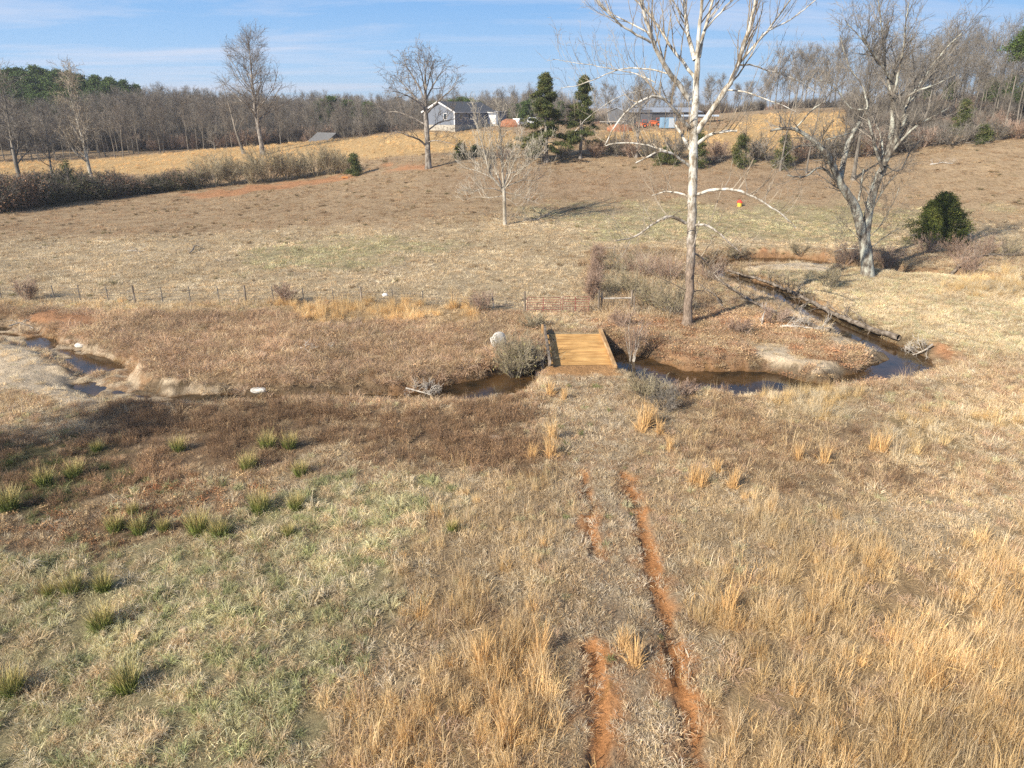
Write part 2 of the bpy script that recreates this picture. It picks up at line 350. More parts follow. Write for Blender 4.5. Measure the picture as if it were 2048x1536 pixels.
def link(name, data, parent=None, loc=None, rz=None):
    o = bpy.data.objects.new(name, data); COLN.objects.link(o)
    if parent is not None: o.parent = parent
    if loc is not None: o.location = [float(v) for v in loc]
    if rz is not None: o.rotation_euler[2] = rz
    return o
def tag(o, label=None, cat=None, group=None, kind=None):
    if label: o['label'] = label
    if cat: o['category'] = cat
    if group: o['group'] = group
    if kind: o['kind'] = kind
    return o
def thing(name, label, cat, loc=(0, 0, 0), rz=0, group=None):
    o = link(name, None, None, loc, rz); o.empty_display_size = .3; return tag(o, label, cat, group)
def dup(root, loc, rz=0, s=1.0, label=None, group=None, cat=None):
    r = root.copy(); COLN.objects.link(r); r.location = [float(v) for v in loc]; r.rotation_euler = (0, 0, rz); r.scale = (s, s, s) if not isinstance(s, tuple) else s
    if label: r['label'] = label
    if group: r['group'] = group
    if cat: r['category'] = cat
    for ch in list(root.children):
        c = ch.copy(); COLN.objects.link(c); c.parent = r
        for g in list(ch.children):
            d = g.copy(); COLN.objects.link(d); d.parent = c
    return r
class MB:
    """collects boxes, tubes and prisms into one mesh"""
    def __init__(s): s.V = []; s.F = []
    def add(s, V, F):
        n = len(s.V); s.V += [tuple(map(float, v)) for v in V]; s.F += [[i + n for i in f] for f in F]
    def box(s, c, d, rz=0, rx=0, ry=0, bev=0):
        x, y, z = [v / 2 for v in d]; M = Matrix.Rotation(rz, 3, 'Z') @ Matrix.Rotation(ry, 3, 'Y') @ Matrix.Rotation(rx, 3, 'X')
        if bev:
            b = bev; pts = []
            for sz, ins in ((-z, b), (-z + b, 0), (z - b, 0), (z, b)):
                for a, e in ((-1, -1), (1, -1), (1, 1), (-1, 1)): pts.append((a * (x - ins), e * (y - ins), sz))
            F = [[3, 2, 1, 0], [12, 13, 14, 15]]
            for k in range(3):
                for i in range(4): j = (i + 1) % 4; F.append([k * 4 + i, k * 4 + j, k * 4 + 4 + j, k * 4 + 4 + i])
        else:
            pts = [(a * x, b * y, e * z) for e in (-1, 1) for a, b in ((-1, -1), (1, -1), (1, 1), (-1, 1))]
            F = [[3, 2, 1, 0], [4, 5, 6, 7], [0, 1, 5, 4], [1, 2, 6, 5], [2, 3, 7, 6], [3, 0, 4, 7]]
        s.add([tuple(M @ Vector(p) + Vector(c)) for p in pts], F)
    def tube(s, pts, rad, k=8, cap=True):
        pts = np.asarray(pts, float); rad = np.broadcast_to(rad, len(pts))
        V, F = tubes_np([pts], [np.asarray(rad, float)], k)
        F = [list(map(int, f)) for f in F]
        if cap: n = len(pts); F += [list(range(k))[::-1], [(n - 1) * k + i for i in range(k)]]
        s.add(V, F)
    def prism(s, poly, y0, y1, M=None):
        """polygon in x,z extruded along y"""
        n = len(poly); V = [(p[0], y0, p[1]) for p in poly] + [(p[0], y1, p[1]) for p in poly]
        if M is not None: V = [tuple(M @ Vector(v)) for v in V]
        s.add(V, [list(range(n))[::-1], [n + i for i in range(n)]] + [[i, (i + 1) % n, n + (i + 1) % n, n + i] for i in range(n)])
    def rock(s, c, d, seed=0, rough=.18, n=10):
        rr = np.random.default_rng(seed); V = []; F = []; off = rr.random(3) * 50
        for i in range(n + 1):
            th = math.pi * i / n
            for j in range(2 * n):
                ph = math.pi * j / n; v = np.array([math.sin(th) * math.cos(ph), math.sin(th) * math.sin(ph), math.cos(th)])
                q = 1 + rough * 2 * (float(fbm(v[0] * 1.3 + off[0] + v[2], v[1] * 1.3 + off[1] - v[2], .8, 3)) - .5) * 1.6
                v = v * q; v = np.sign(v) * np.abs(v) ** .8; V.append(v * d / 2 + c)
        for i in range(n):
            for j in range(2 * n): k = (j + 1) % (2 * n); F.append([i * 2 * n + j, (i + 1) * 2 * n + j, (i + 1) * 2 * n + k, i * 2 * n + k])
        s.add(V, F)
    def build(s, name, m, parent=None, smooth=False, loc=None):
        me = bpy.data.meshes.new(name); me.from_pydata(s.V, [], s.F); me.materials.append(m); me.validate()
        if smooth: me.polygons.foreach_set('use_smooth', [True] * len(me.polygons))
        return link(name, me, parent, loc)
def tubes_np(pls, rads, k):
    """many polylines of any length -> tapered tubes"""
    Vs, Fs, off = [], [], 0; by = {}
    for p, r in zip(pls, rads): by.setdefault(len(p), []).append((p, r))
    for n, L in by.items():
        P = np.array([a for a, _ in L]); Rr = np.array([b for _, b in L]); M = len(L)
        T = np.empty_like(P); T[:, 1:-1] = P[:, 2:] - P[:, :-2]; T[:, 0] = P[:, 1] - P[:, 0]; T[:, -1] = P[:, -1] - P[:, -2]
        T /= np.linalg.norm(T, axis=2, keepdims=True) + 1e-9
        ref = np.where(np.abs(T[:, :1, 2:3]) > .9, np.array([[[1., 0, 0]]]), np.array([[[0, 0, 1.]]]))
        ref = np.broadcast_to(ref, T.shape)
        A = np.cross(T, ref); A /= np.linalg.norm(A, axis=2, keepdims=True) + 1e-9; B = np.cross(T, A)
        ang = np.arange(k) * 2 * math.pi / k
        V = P[:, :, None] + Rr[:, :, None, None] * (A[:, :, None] * np.cos(ang)[None, None, :, None] + B[:, :, None] * np.sin(ang)[None, None, :, None])
        base = (np.arange(M) * n * k)[:, None, None] + (np.arange(n - 1) * k)[None, :, None]
        i = np.arange(k)[None, None]; j = (np.arange(k) + 1)[None, None] % k
        F = np.stack([base + i, base + k + i, base + k + j, base + j], -1).reshape(-1, 4) + off   # normals outwards
        Vs.append(V.reshape(-1, 3)); Fs.append(F); off += M * n * k
    if not Vs: return np.zeros((0, 3)), np.zeros((0, 4), int)
    return np.concatenate(Vs), np.concatenate(Fs)

# ------------------------------------------------------------------ ground sheet, rutted track, creek water
def grow_axis(fine, step, growth, lo, hi):
    a = list(np.arange(fine[0], fine[1] + 1e-6, step)); s = step
    while a[-1] < hi: s *= growth; a.append(a[-1] + s)
    b = []; s = step; v = fine[0]
    while v > lo: s *= growth * 1.02; v -= s; b.append(v)
    return np.array(b[::-1] + a)
gx = grow_axis((-47, 58), .2, 1.055, -3500, 3500); gy = grow_axis((12, 86), .2, 1.03, -60, 4500)
GX, GY = np.meshgrid(gx, gy); nx, ny = len(gx), len(gy)
fx_, fy_ = GX.ravel(), GY.ravel()
GZ = np.empty(fx_.size)
for i in range(0, fx_.size, 100000): GZ[i:i + 100000] = hground(fx_[i:i + 100000], fy_[i:i + 100000])
gcol = np.zeros((fx_.size, 3)) + COL['field']
for (n_, *_r), m_ in zip(REG[1:], masks(fx_, fy_)[1:]):
    gcol += (np.array(COL[n_]) - gcol) * m_[:, None]
cd, cwid, cdy = creek_dist(fx_, fy_)
bankm = (sstep(1.1, .3, cd) * (GZ < -.12) * (np.abs(fx_) < 75) * (fy_ > 25) * (fy_ < 95))
bn = fbm(fx_, fy_, 5, 77, 3)
bankc = np.where((cdy > 0)[:, None], np.where((bn > .5)[:, None], np.array([.30, .185, .105]), np.array([.12, .09, .06])), np.where((bn > .43)[:, None], np.array([.54, .45, .33]), np.array([.27, .20, .13])))
gcol += (bankc - gcol) * (bankm * .85)[:, None]
sandm = sstep(.9, .2, cd) * (fx_ < -16) * (fy_ > 30) * (fy_ < 75) * (GZ < -.35) * sstep(.38, .5, fbm(fx_, fy_, 1.6, 37, 3))
gcol += (np.array([.50, .415, .31]) - gcol) * (sandm * .9)[:, None]
bedm = sstep(WL + .05, WL - .05, GZ) * (cd < .6)
gcol += (np.array([.16, .09, .04]) - gcol) * bedm[:, None]
rd_ = rut_dist(fx_, fy_) + (fbm(fx_, fy_, .9, 22, 4) - .5) * .9
near_rut = (fy_ < 36) & (np.abs(fx_) < 15)
rm = np.where(near_rut, 1 - sstep(-.1, .2, rd_), 0)
side = np.where(near_rut, (1 - sstep(.0, .9, rd_)) * sstep(.47, .6, fbm(fx_, fy_, 1.0, 29, 4)), 0)
rm = np.maximum(rm, side * .85)
gcol += (np.array([.52, .26, .115]) - gcol) * rm[:, None]
idx = np.arange(nx * ny).reshape(ny, nx)
quads = np.stack([idx[:-1, :-1], idx[:-1, 1:], idx[1:, 1:], idx[1:, :-1]], -1).reshape(-1, 4)
rutq = (rut_dist(fx_, fy_) < .12) & near_rut
isrut = rutq[quads].sum(1) >= 3
VV = np.c_[fx_, fy_, GZ]
def sub_sheet(name, q, label, cat):
    u, inv = np.unique(q, return_inverse=True)
    me = mesh_np(name, VV[u], inv.reshape(-1, 4), M_ground, gcol[u], smooth=True)
    return tag(link(name, me), label, None, None, 'structure')
sub_sheet('ground', quads[~isrut], 'rough winter pasture falling to a creek and rising to far fields', 'ground')
sub_sheet('dirt_track', quads[isrut], 'orange clay wheel ruts worn through the grass towards the bridge', 'track')
t = NT('creek_water'); g_ = t.new('ShaderNodeNewGeometry').outputs['Position']
t.link(t.ramp(t.noise(.5, 4, g_), [(.35, (.018, .014, .008)), (.66, (.085, .048, .02))]), t.p.inputs['Base Color'])
t.p.inputs['Roughness'].default_value = .04; t.p.inputs['IOR'].default_value = 1.33; t.bump(t.noise(3.5, 3, g_), .12, .02)
wx, wy = np.meshgrid(np.arange(-80, 90, .4), np.arange(34, 92, .4)); d_, _, _ = creek_dist(wx.ravel(), wy.ravel())
wid = np.arange(wx.size).reshape(wx.shape); wq = np.stack([wid[:-1, :-1], wid[:-1, 1:], wid[1:, 1:], wid[1:, :-1]], -1).reshape(-1, 4)
wq = wq[(d_[wq] < 1.3).any(1)]; u, inv = np.unique(wq, return_inverse=True)
me = mesh_np('water', np.c_[wx.ravel(), wy.ravel(), np.full(wx.size, WL)][u], inv.reshape(-1, 4), t.m)
tag(link('water', me), 'shallow brown creek winding between eroded banks', None, None, 'structure')

# ------------------------------------------------------------------ grass and weeds (stuff, instanced tufts)
def blades(rng, n, rad, length, width, lean, curve, flat=0.0, jit=.25, upj=.15, hue=.08):
    """n thin curved blades as triangles"""
    a = rng.random(n) * 2 * math.pi; r = np.sqrt(rng.random(n)) * rad
    root = np.c_[r * np.cos(a), r * np.sin(a), np.full(n, -.03)]
    az = a + rng.normal(0, .9, n); ln = length * (1 + rng.normal(0, jit, n)).clip(.3, 2)
    th = np.clip(lean * (.3 + rng.random(n)) + rng.normal(0, upj, n), 0, 1.55)
    if flat: root[:, 2] += rng.random(n) * flat
    d0 = np.c_[np.sin(th) * np.cos(az), np.sin(th) * np.sin(az), np.cos(th)]
    th2 = np.clip(th + curve * (.5 + rng.random(n)), 0, 2.1)
    d1 = np.c_[np.sin(th2) * np.cos(az), np.sin(th2) * np.sin(az), np.cos(th2)]
    sd = rng.random(n) * 2 * math.pi; s = np.c_[np.cos(sd), np.sin(sd), np.zeros(n)]; s -= d0 * (s * d0).sum(1)[:, None]; s /= np.linalg.norm(s, axis=1)[:, None] + 1e-6
    w = width * (.6 + .8 * rng.random(n))[:, None]
    p1 = root + d0 * (ln * .55)[:, None]; p2 = p1 + d1 * (ln * .45)[:, None]
    V = np.stack([root - s * w, root + s * w, p1 - s * w * .8, p1 + s * w * .8, p2], 1).reshape(-1, 3)
    b = (np.arange(n) * 5)[:, None]
    F = np.concatenate([b + [0, 1, 3], b + [0, 3, 2], b + [2, 3, 4]])
    v = .62 + .76 * rng.random(n); hj = rng.normal(0, hue, n)
    c = np.stack([v * (1 + hj * .4), v, v * (1 - hj)], 1).clip(.1, 1.8)
    return V, F, np.repeat(c, 5, 0)
def flecks(rng, n, rad, h0, h1, size):
    """small curled leaves"""
    p = np.c_[rng.normal(0, rad * .6, n), rng.normal(0, rad * .6, n), h0 + (h1 - h0) * rng.random(n)]
    u = rng.normal(0, 1, (n, 3)); u /= np.linalg.norm(u, axis=1)[:, None]; w = rng.normal(0, 1, (n, 3)); w -= u * (u * w).sum(1)[:, None]; w /= np.linalg.norm(w, axis=1)[:, None]
    s = (size * (.5 + rng.random(n)))[:, None]
    V = np.stack([p - u * s, p + w * s * .6, p + u * s, p - w * s * .6], 1).reshape(-1, 3)
    b = (np.arange(n) * 4)[:, None]; F = np.concatenate([b + [0, 1, 2], b + [0, 2, 3]])
    v = .5 + 1.0 * rng.random(n); c = np.stack([v * 1.05, v, v * .9], 1)
    return V, F, np.repeat(c, 4, 0)
def joinp(*parts):
    V, F, C, o = [], [], [], 0
    for v, f, c in parts: V.append(v); F.append(f + o); C.append(c); o += len(v)
    return np.concatenate(V), np.concatenate(F), np.concatenate(C)
def tuft(kind, rng):
    if kind == 'matted': return joinp(blades(rng, 62, .30, .42, .006, 1.25, .9, .10), blades(rng, 20, .25, .36, .005, .5, .8))
    if kind == 'tussock': return joinp(blades(rng, 85, .10, .38, .0055, .8, 1.3), blades(rng, 20, .22, .2, .006, 1.2, .6))
    if kind == 'weed':
        return joinp(blades(rng, 26, .20, .42, .005, .35, .25), blades(rng, 30, .25, .22, .005, 1.0, .6, .15), flecks(rng, 40, .25, .05, .38, .02))
    if kind == 'broom': return joinp(blades(rng, 66, .22, .58, .0038, .15, .32, jit=.42, upj=.10), blades(rng, 6, .25, .7, .005, .5, .7), blades(rng, 34, .22, .36, .006, .7, .9))
    if kind == 'stems': return joinp(blades(rng, 12, .30, .55, .005, .16, .3, jit=.4, upj=.12), blades(rng, 34, .30, .24, .0055, 1.0, .8))
    if kind == 'short': return joinp(blades(rng, 62, .30, .16, .006, 1.15, .7, .03), blades(rng, 20, .3, .14, .005, .5, .5))
    if kind == 'leaf': return joinp(flecks(rng, 70, .3, .0, .16, .035), blades(rng, 30, .3, .3, .006, 1.2, .9, .1))
    if kind == 'rush': return joinp(blades(rng, 150, .13, .62, .0055, .42, .3, jit=.2))
TUFT_OBJ = {}
for kd in ('matted', 'tussock', 'weed', 'broom', 'stems', 'short', 'leaf'):
    for v in range(4):
        V, F, C = tuft(kd, np.random.default_rng(hash((len(kd), v, ord(kd[0]), ord(kd[2]))) % 100000))
        me = mesh_np('tuft_' + kd, V, F, M_plant, C, attr='bv'); TUFT_OBJ.setdefault(kd, []).append(bpy.data.objects.new('tuft_' + kd, me))
def scatter_group(name, objs):
    ng = bpy.data.node_groups.new('scatter_' + name, 'GeometryNodeTree')
    ng.interface.new_socket('Geometry', in_out='INPUT', socket_type='NodeSocketGeometry'); ng.interface.new_socket('Geometry', in_out='OUTPUT', socket_type='NodeSocketGeometry')
    N, L = ng.nodes, ng.links; gi = N.new('NodeGroupInput'); go = N.new('NodeGroupOutput')
    jo = N.new('GeometryNodeJoinGeometry')
    for o in reversed(objs):
        oi = N.new('GeometryNodeObjectInfo'); oi.inputs['Object'].default_value = o; oi.inputs['As Instance'].default_value = False
        g2 = N.new('GeometryNodeGeometryToInstance'); L.new(oi.outputs['Geometry'], g2.inputs[0]); L.new(g2.outputs[0], jo.inputs[0])
    ip = N.new('GeometryNodeInstanceOnPoints'); L.new(gi.outputs[0], ip.inputs['Points']); L.new(jo.outputs[0], ip.inputs['Instance'])
    ip.inputs['Pick Instance'].default_value = True
    def attr(nm, ty):
        a = N.new('GeometryNodeInputNamedAttribute'); a.data_type = ty; a.inputs['Name'].default_value = nm; return a.outputs['Attribute']
    L.new(attr('vi', 'INT'), ip.inputs['Instance Index'])
    e2r = N.new('FunctionNodeEulerToRotation'); L.new(attr('rot', 'FLOAT_VECTOR'), e2r.inputs[0]); L.new(e2r.outputs[0], ip.inputs['Rotation'])
    L.new(attr('scl', 'FLOAT_VECTOR'), ip.inputs['Scale']); L.new(ip.outputs[0], go.inputs[0])
    return ng
def scatter(name, label, objs, P, rot, scl, tint):
    n = len(P); me = bpy.data.meshes.new(name); me.vertices.add(n); me.vertices.foreach_set('co', np.asarray(P, np.float32).ravel())
    a = me.attributes.new('vi', 'INT', 'POINT'); a.data.foreach_set('value', R.integers(0, len(objs), n).astype(np.int32))
    a = me.attributes.new('rot', 'FLOAT_VECTOR', 'POINT'); a.data.foreach_set('vector', np.asarray(rot, np.float32).ravel())
    a = me.attributes.new('scl', 'FLOAT_VECTOR', 'POINT'); a.data.foreach_set('vector', np.asarray(scl, np.float32).ravel())
    a = me.attributes.new('tint', 'FLOAT_COLOR', 'POINT'); a.data.foreach_set('color', np.c_[tint, np.ones(n)].astype(np.float32).ravel())
    me.materials.append(M_plant)
    o = link(name, me); m = o.modifiers.new('scatter', 'NODES'); m.node_group = scatter_group(name, objs)
    return tag(o, label, None, None, 'stuff')
# plant mix per region: (kind, plants per m2, scale, tint list)
ST, STD, PALE, GOLD, ORG = (.66, .535, .36), (.53, .41, .27), (.74, .65, .48), (.76, .59, .345), (.72, .50, .25)
BRN, DBR, PNK, GRN, GRS, GRY = (.40, .275, .175), (.28, .19, .125), (.58, .425, .305), (.28, .31, .13), (.62, .59, .38), (.60, .52, .40)
MIX = {
 'nearmix': [('short', 7, 1.1, [ST, STD, GRY, BRN]), ('matted', 3.0, .7, [ST, PALE, STD, PNK]), ('stems', 1.2, .8, [GOLD, ST, PNK]), ('weed', .8, .7, [BRN, PNK]), ('tussock', 1.0, .7, [GRS, ST])],
 'palebank': [('short', 7, 1.2, [ST, PALE, ST, GRS]), ('tussock', 2, .8, [PALE, ST, GRS]), ('matted', 2, .7, [PALE, ST])],
 'matted': [('matted', 9, 1.0, [PNK, STD, ST, PNK, BRN]), ('weed', 2.5, .9, [BRN, PNK, STD]), ('leaf', 1.0, .9, [PNK, BRN])],
 'leafy': [('leaf', 9, 1.0, [PNK, (.42, .25, .16), STD]), ('matted', 5, .9, [PNK, STD, ST])],
 'thicket': [('weed', 4, 1.3, [BRN, GRY, STD]), ('matted', 4, 1.0, [STD, GRY, ST]), ('stems', 2, 1.2, [GRY, STD])],
 'darkweed': [('weed', 8, .85, [DBR, BRN, DBR]), ('matted', 2.4, .7, [BRN, STD]), ('short', 2, .9, [BRN, STD])],
 'darkgreen': [('tussock', 3, .8, [(.13, .16, .06), (.28, .28, .15), BRN]), ('short', 5, .9, [BRN, (.25, .22, .12)]), ('weed', 3, .8, [DBR, BRN])],
 'leafmud': [('short', 4, .9, [STD, GRY, BRN]), ('leaf', 4, .8, [(.4, .21, .12), BRN, STD]), ('weed', 2, .7, [BRN, DBR]), ('tussock', 1, .8, [GRS, (.25, .27, .13)]), ('matted', 1.4, .7, [ST, PALE])],
 'green': [('tussock', 5.5, .95, [GRS, (.48, .48, .27), ST, PALE, (.36, .39, .20)]), ('matted', 3, .7, [PALE, ST, GRS]), ('short', 3, 1, [ST, GRS, STD]), ('weed', .5, .7, [BRN])],
 'thingold': [('stems', 5, .85, [GOLD, ST, ST, STD]), ('broom', .6, .7, [GOLD, ORG, ST]), ('short', 5, 1, [GRY, ST, STD]), ('matted', 2.5, .7, [ST, PALE, STD]), ('tussock', .6, .8, [GRS, ST])],
 'brownmix': [('weed', 3.5, .8, [BRN, DBR, STD]), ('short', 4, 1, [STD, ST, BRN]), ('matted', 2.4, .7, [ST, STD, PNK]), ('stems', 1.0, .8, [GOLD, ST])],
 'greyshort': [('short', 10, 1.1, [GRY, ST, STD])],
 'gold': [('broom', 4.2, .80, [GOLD, ORG, ST, (.74, .58, .35), (.70, .53, .30)]), ('stems', 5.0, 1.0, [GOLD, ORG, ST]), ('matted', 3, .8, [ST, STD, PNK]), ('weed', 1.2, .8, [BRN, PNK]), ('short', 2, 1, [GRY, STD])],
 'palegold': [('broom', 2.2, .85, [(.74, .58, .33), (.70, .52, .27), PALE]), ('matted', 4, .8, [ST, PALE]), ('short', 2, 1, [ST])],
 'golden': [('broom', 3.2, .95, [GOLD, ORG, (.70, .50, .26)]), ('matted', 4, .8, [ST, STD])],
 'track': [('short', 11, 1.0, [GRY, ST, STD, GRY, BRN]), ('matted', 1.2, .6, [GRY, PALE]), ('tussock', .2, .6, [(.25, .28, .12)])],
 'claytrack': [('short', 1, .8, [ST])], 'sand': [('matted', .8, .7, [PALE, ST])], 'clay': [('weed', .5, .6, [BRN])],
 'palefield': [('tussock', .06, .9, [(.28, .25, .14), (.25, .18, .11)]), ('short', 3.0, 1.3, [ST, PALE, STD, GRY])], 'field': [('tussock', .10, .9, [(.20, .17, .09), (.17, .12, .07)]), ('short', 1.4, 1.2, [(.42, .30, .19), BRN, (.42, .30, .19), STD])], 'browntrack': [('short', 1.2, 1.2, [BRN, (.42, .30, .19)])],
 'greenfield': [('short', 2.6, 1.3, [ST, (.40, .38, .22), GRS])], 'goldfield': [('broom', 1.0, .55, [(.74, .54, .29), (.70, .49, .25), (.76, .59, .34)])]}
MAXD = 18.0
acc = {}
def run_zone(x0, x1, y0, y1, dens_scale, size_scale):
    n = int((x1 - x0) * (y1 - y0) * MAXD * dens_scale); x = R.uniform(x0, x1, n); y = R.uniform(y0, y1, n)
    z0 = y * cp + HC * sp                                   # keep to what a camera near here could see
    keep = np.abs(x) < z0 * .80 + 3; x, y = x[keep], y[keep]
    reg = np.zeros(len(x), int); u = R.random(len(x))
    ms = masks(x, y)
    for i, m in enumerate(ms):
        if i: reg = np.where(R.random(len(x)) < m, i, reg)
    z = hground(x, y); cdd, _, _ = creek_dist(x, y) if y0 < 90 else (np.full(len(x), 9.), 0, 0)
    ok = (z > WL + .12)
    bankok = np.where((cdd < 1.0) & (z < -.2), R.random(len(x)) < .6, True)
    if y0 < 36:
        rr = rut_dist(x, y); ok &= ~((rr < .12 + (fbm(x, y, .9, 22, 4) - .5) * -.5) & (R.random(len(x)) < .88))
    ok &= bankok & ~((x > 2.1) & (x < 6.8) & (y > 42.15) & (y < 49.8))
    clump = fbm(x, y, 1.5, 63, 3); clump2 = fbm(x, y, 5, 64, 3)
    for i, rg in enumerate(REG):
        mix = MIX.get(rg[0]); sel = np.where((reg == i) & ok)[0]
        if mix is None or not len(sel): continue
        c0 = 0
        for kd, dn, sc, tints in mix:
            f = dn / MAXD
            cl = clump[sel]; boost = 1.0
            if kd in ('broom', 'stems', 'tussock', 'weed'): boost = (np.clip((cl - .38) * 6, 0, 1) * 1.7) if rg[0] not in ('gold', 'thingold') else (.35 + 1.1 * np.clip((cl - .35) * 5, 0, 1))
            s2 = sel[(u[sel] >= c0) & (u[sel] < c0 + f * boost)]; c0 += f * 1.7 if kd in ('broom', 'stems', 'tussock', 'weed') else f
            if not len(s2): continue
            k = len(s2); ti = np.array(tints)[R.integers(0, len(tints), k)] * np.array([1.0, .97, .90])
            ti = ti * (.82 + .36 * R.random(k))[:, None] * (.78 + .66 * (clump2[s2] - .15))[:, None]
            s = sc * size_scale * np.exp(R.normal(0, .22, k))
            S = np.c_[s, s, s * (.5 + .55 * R.random(k) + .5 * clump[s2]) / size_scale]
            rot = np.c_[R.normal(0, .10, k) + .0, R.normal(.06, .10, k), R.random(k) * 6.28]
            acc.setdefault(kd, []).append((np.c_[x[s2], y[s2], z[s2]], rot, S, ti))
run_zone(-50, 50, 11.5, 40, 1.0, 1.0)
run_zone(-60, 62, 40, 66, .9, 1.1)
run_zone(-80, 85, 66, 100, .9, 1.15)
run_zone(-120, 120, 100, 140, .6, 1.35)
run_zone(-150, 150, 140, 200, .45, 1.7)
NAMES = {'matted': ('matted_dead_grass', 'tangled mat of dead straw and vines along the creek'), 'tussock': ('green_tussock_grass', 'pale green and straw tussock grass in the near meadow'),
 'weed': ('dead_weeds', 'dark brown dead weeds standing in patches'), 'broom': ('tall_golden_grass', 'tall orange gold broom grass in clumps'), 'stems': ('thin_golden_stems', 'scattered thin golden grass stems'),
 'short': ('short_pasture_grass', 'short dormant pasture grass'), 'leaf': ('leaf_litter', 'reddish brown dead leaves on the bank')}
for kd, L in acc.items():
    P, ro, S, ti = [np.concatenate(a) for a in zip(*L)]
    scatter(NAMES[kd][0], NAMES[kd][1], TUFT_OBJ[kd], P, ro, S, ti); print('scatter', kd, len(P))

# ------------------------------------------------------------------ trees
def bark(name, c0, c1, c2, scale=3.0, zsplit=None, low=None):
    t = NT(name); o = t.new('ShaderNodeTexCoord').outputs['Object']
    mp = t.new('ShaderNodeMapping'); mp.inputs['Scale'].default_value = (1, 1, .45); t.link(o, mp.inputs[0])
    c = t.ramp(t.noise(scale, 6, mp.outputs[0], .65), [(.40, c0), (.49, c1), (.59, c2)])
    if zsplit:
        sx = t.new('ShaderNodeSeparateXYZ'); t.link(o, sx.inputs[0])
        ad = t.new('ShaderNodeMath', operation='MULTIPLY_ADD'); t.link(t.noise(2.2, 4, o), ad.inputs[0]); ad.inputs[1].default_value = 7.0; t.link(sx.outputs[2], ad.inputs[2])
        f = t.new('ShaderNodeMapRange'); t.link(ad.outputs[0], f.inputs[0]); f.inputs[1].default_value = zsplit[0]; f.inputs[2].default_value = zsplit[1]
        lo = t.ramp(t.noise(scale * 2, 6, mp.outputs[0], .7), [(.35, low[0]), (.65, low[1])])
        c = t.mix(f.outputs[0], lo, c); f2 = t.new('ShaderNodeMapRange'); t.link(ad.outputs[0], f2.inputs[0]); f2.inputs[1].default_value = 23; f2.inputs[2].default_value = 31; f2.inputs[4].default_value = .7; c = t.mix(f2.outputs[0], c, (.26, .22, .15))
    t.link(c, t.p.inputs['Base Color']); t.p.inputs['Roughness'].default_value = .9; t.p.inputs['Specular IOR Level'].default_value = .15
    t.bump(t.noise(18, 5, mp.outputs[0], .7), .6, .03); return t.m
M_syc = bark('sycamore_bark', (.22, .18, .13), (.48, .45, .38), (.67, .65, .59), 2.6, (7.5, 14), ((.10, .075, .055), (.36, .28, .215)))
M_mid = bark('pale_sycamore_bark', (.26, .225, .17), (.40, .36, .29), (.52, .48, .40), 1.2)
M_syct = bark('sycamore_twig', (.20, .16, .115), (.30, .25, .185), (.38, .33, .255), 1.2)
M_lich = bark('lichen_bark', (.12, .10, .08), (.26, .24, .20), (.46, .47, .40), 2.2)
M_twig = bark('grey_twig', (.13, .115, .095), (.195, .175, .145), (.28, .25, .21), .6)
M_twig2 = bark('dark_twig', (.12, .10, .085), (.17, .145, .12), (.24, .21, .17), .6)
M_oak = bark('oak_bark', (.10, .085, .07), (.20, .175, .15), (.34, .31, .27), 2.0)
M_shrub = bark('shrub_twig', (.23, .19, .12), (.32, .27, .175), (.40, .35, .24), .5)
M_red = bark('red_twig', (.24, .165, .12), (.33, .235, .175), (.42, .32, .25), .5)
def foliage(name, a, b, c):
    t = NT(name); o = t.new('ShaderNodeTexCoord').outputs['Object']
    bv = t.new('ShaderNodeAttribute', attribute_name='bv').outputs['Color']
    x = t.mix(1, t.ramp(t.noise(1.1, 4, o), [(.3, a), (.5, b), (.72, c)]), bv, 'MULTIPLY')
    t.link(x, t.p.inputs['Base Color']); t.p.inputs['Roughness'].default_value = .7; t.p.inputs['Specular IOR Level'].default_value = .2
    return t.m
M_pine = foliage('pine_needles', (.045, .075, .02), (.075, .12, .03), (.12, .16, .045))
M_cedar = foliage('cedar_foliage', (.05, .07, .025), (.085, .105, .035), (.16, .145, .05))
M_bush = foliage('cedar_bush_foliage', (.045, .065, .015), (.085, .105, .022), (.15, .155, .035))
def unit(v): return v / (np.linalg.norm(v) + 1e-9)
def rv(rng): return rng.normal(0, 1, 3)
def limb(rng, p, d, L, n, wob, trop):
    pts = [np.array(p, float)]; d = unit(np.array(d, float))
    for i in range(n):
        d = unit(d + rv(rng) * wob + np.array([0, 0, trop])); pts.append(pts[-1] + d * L / n)
    return np.array(pts)
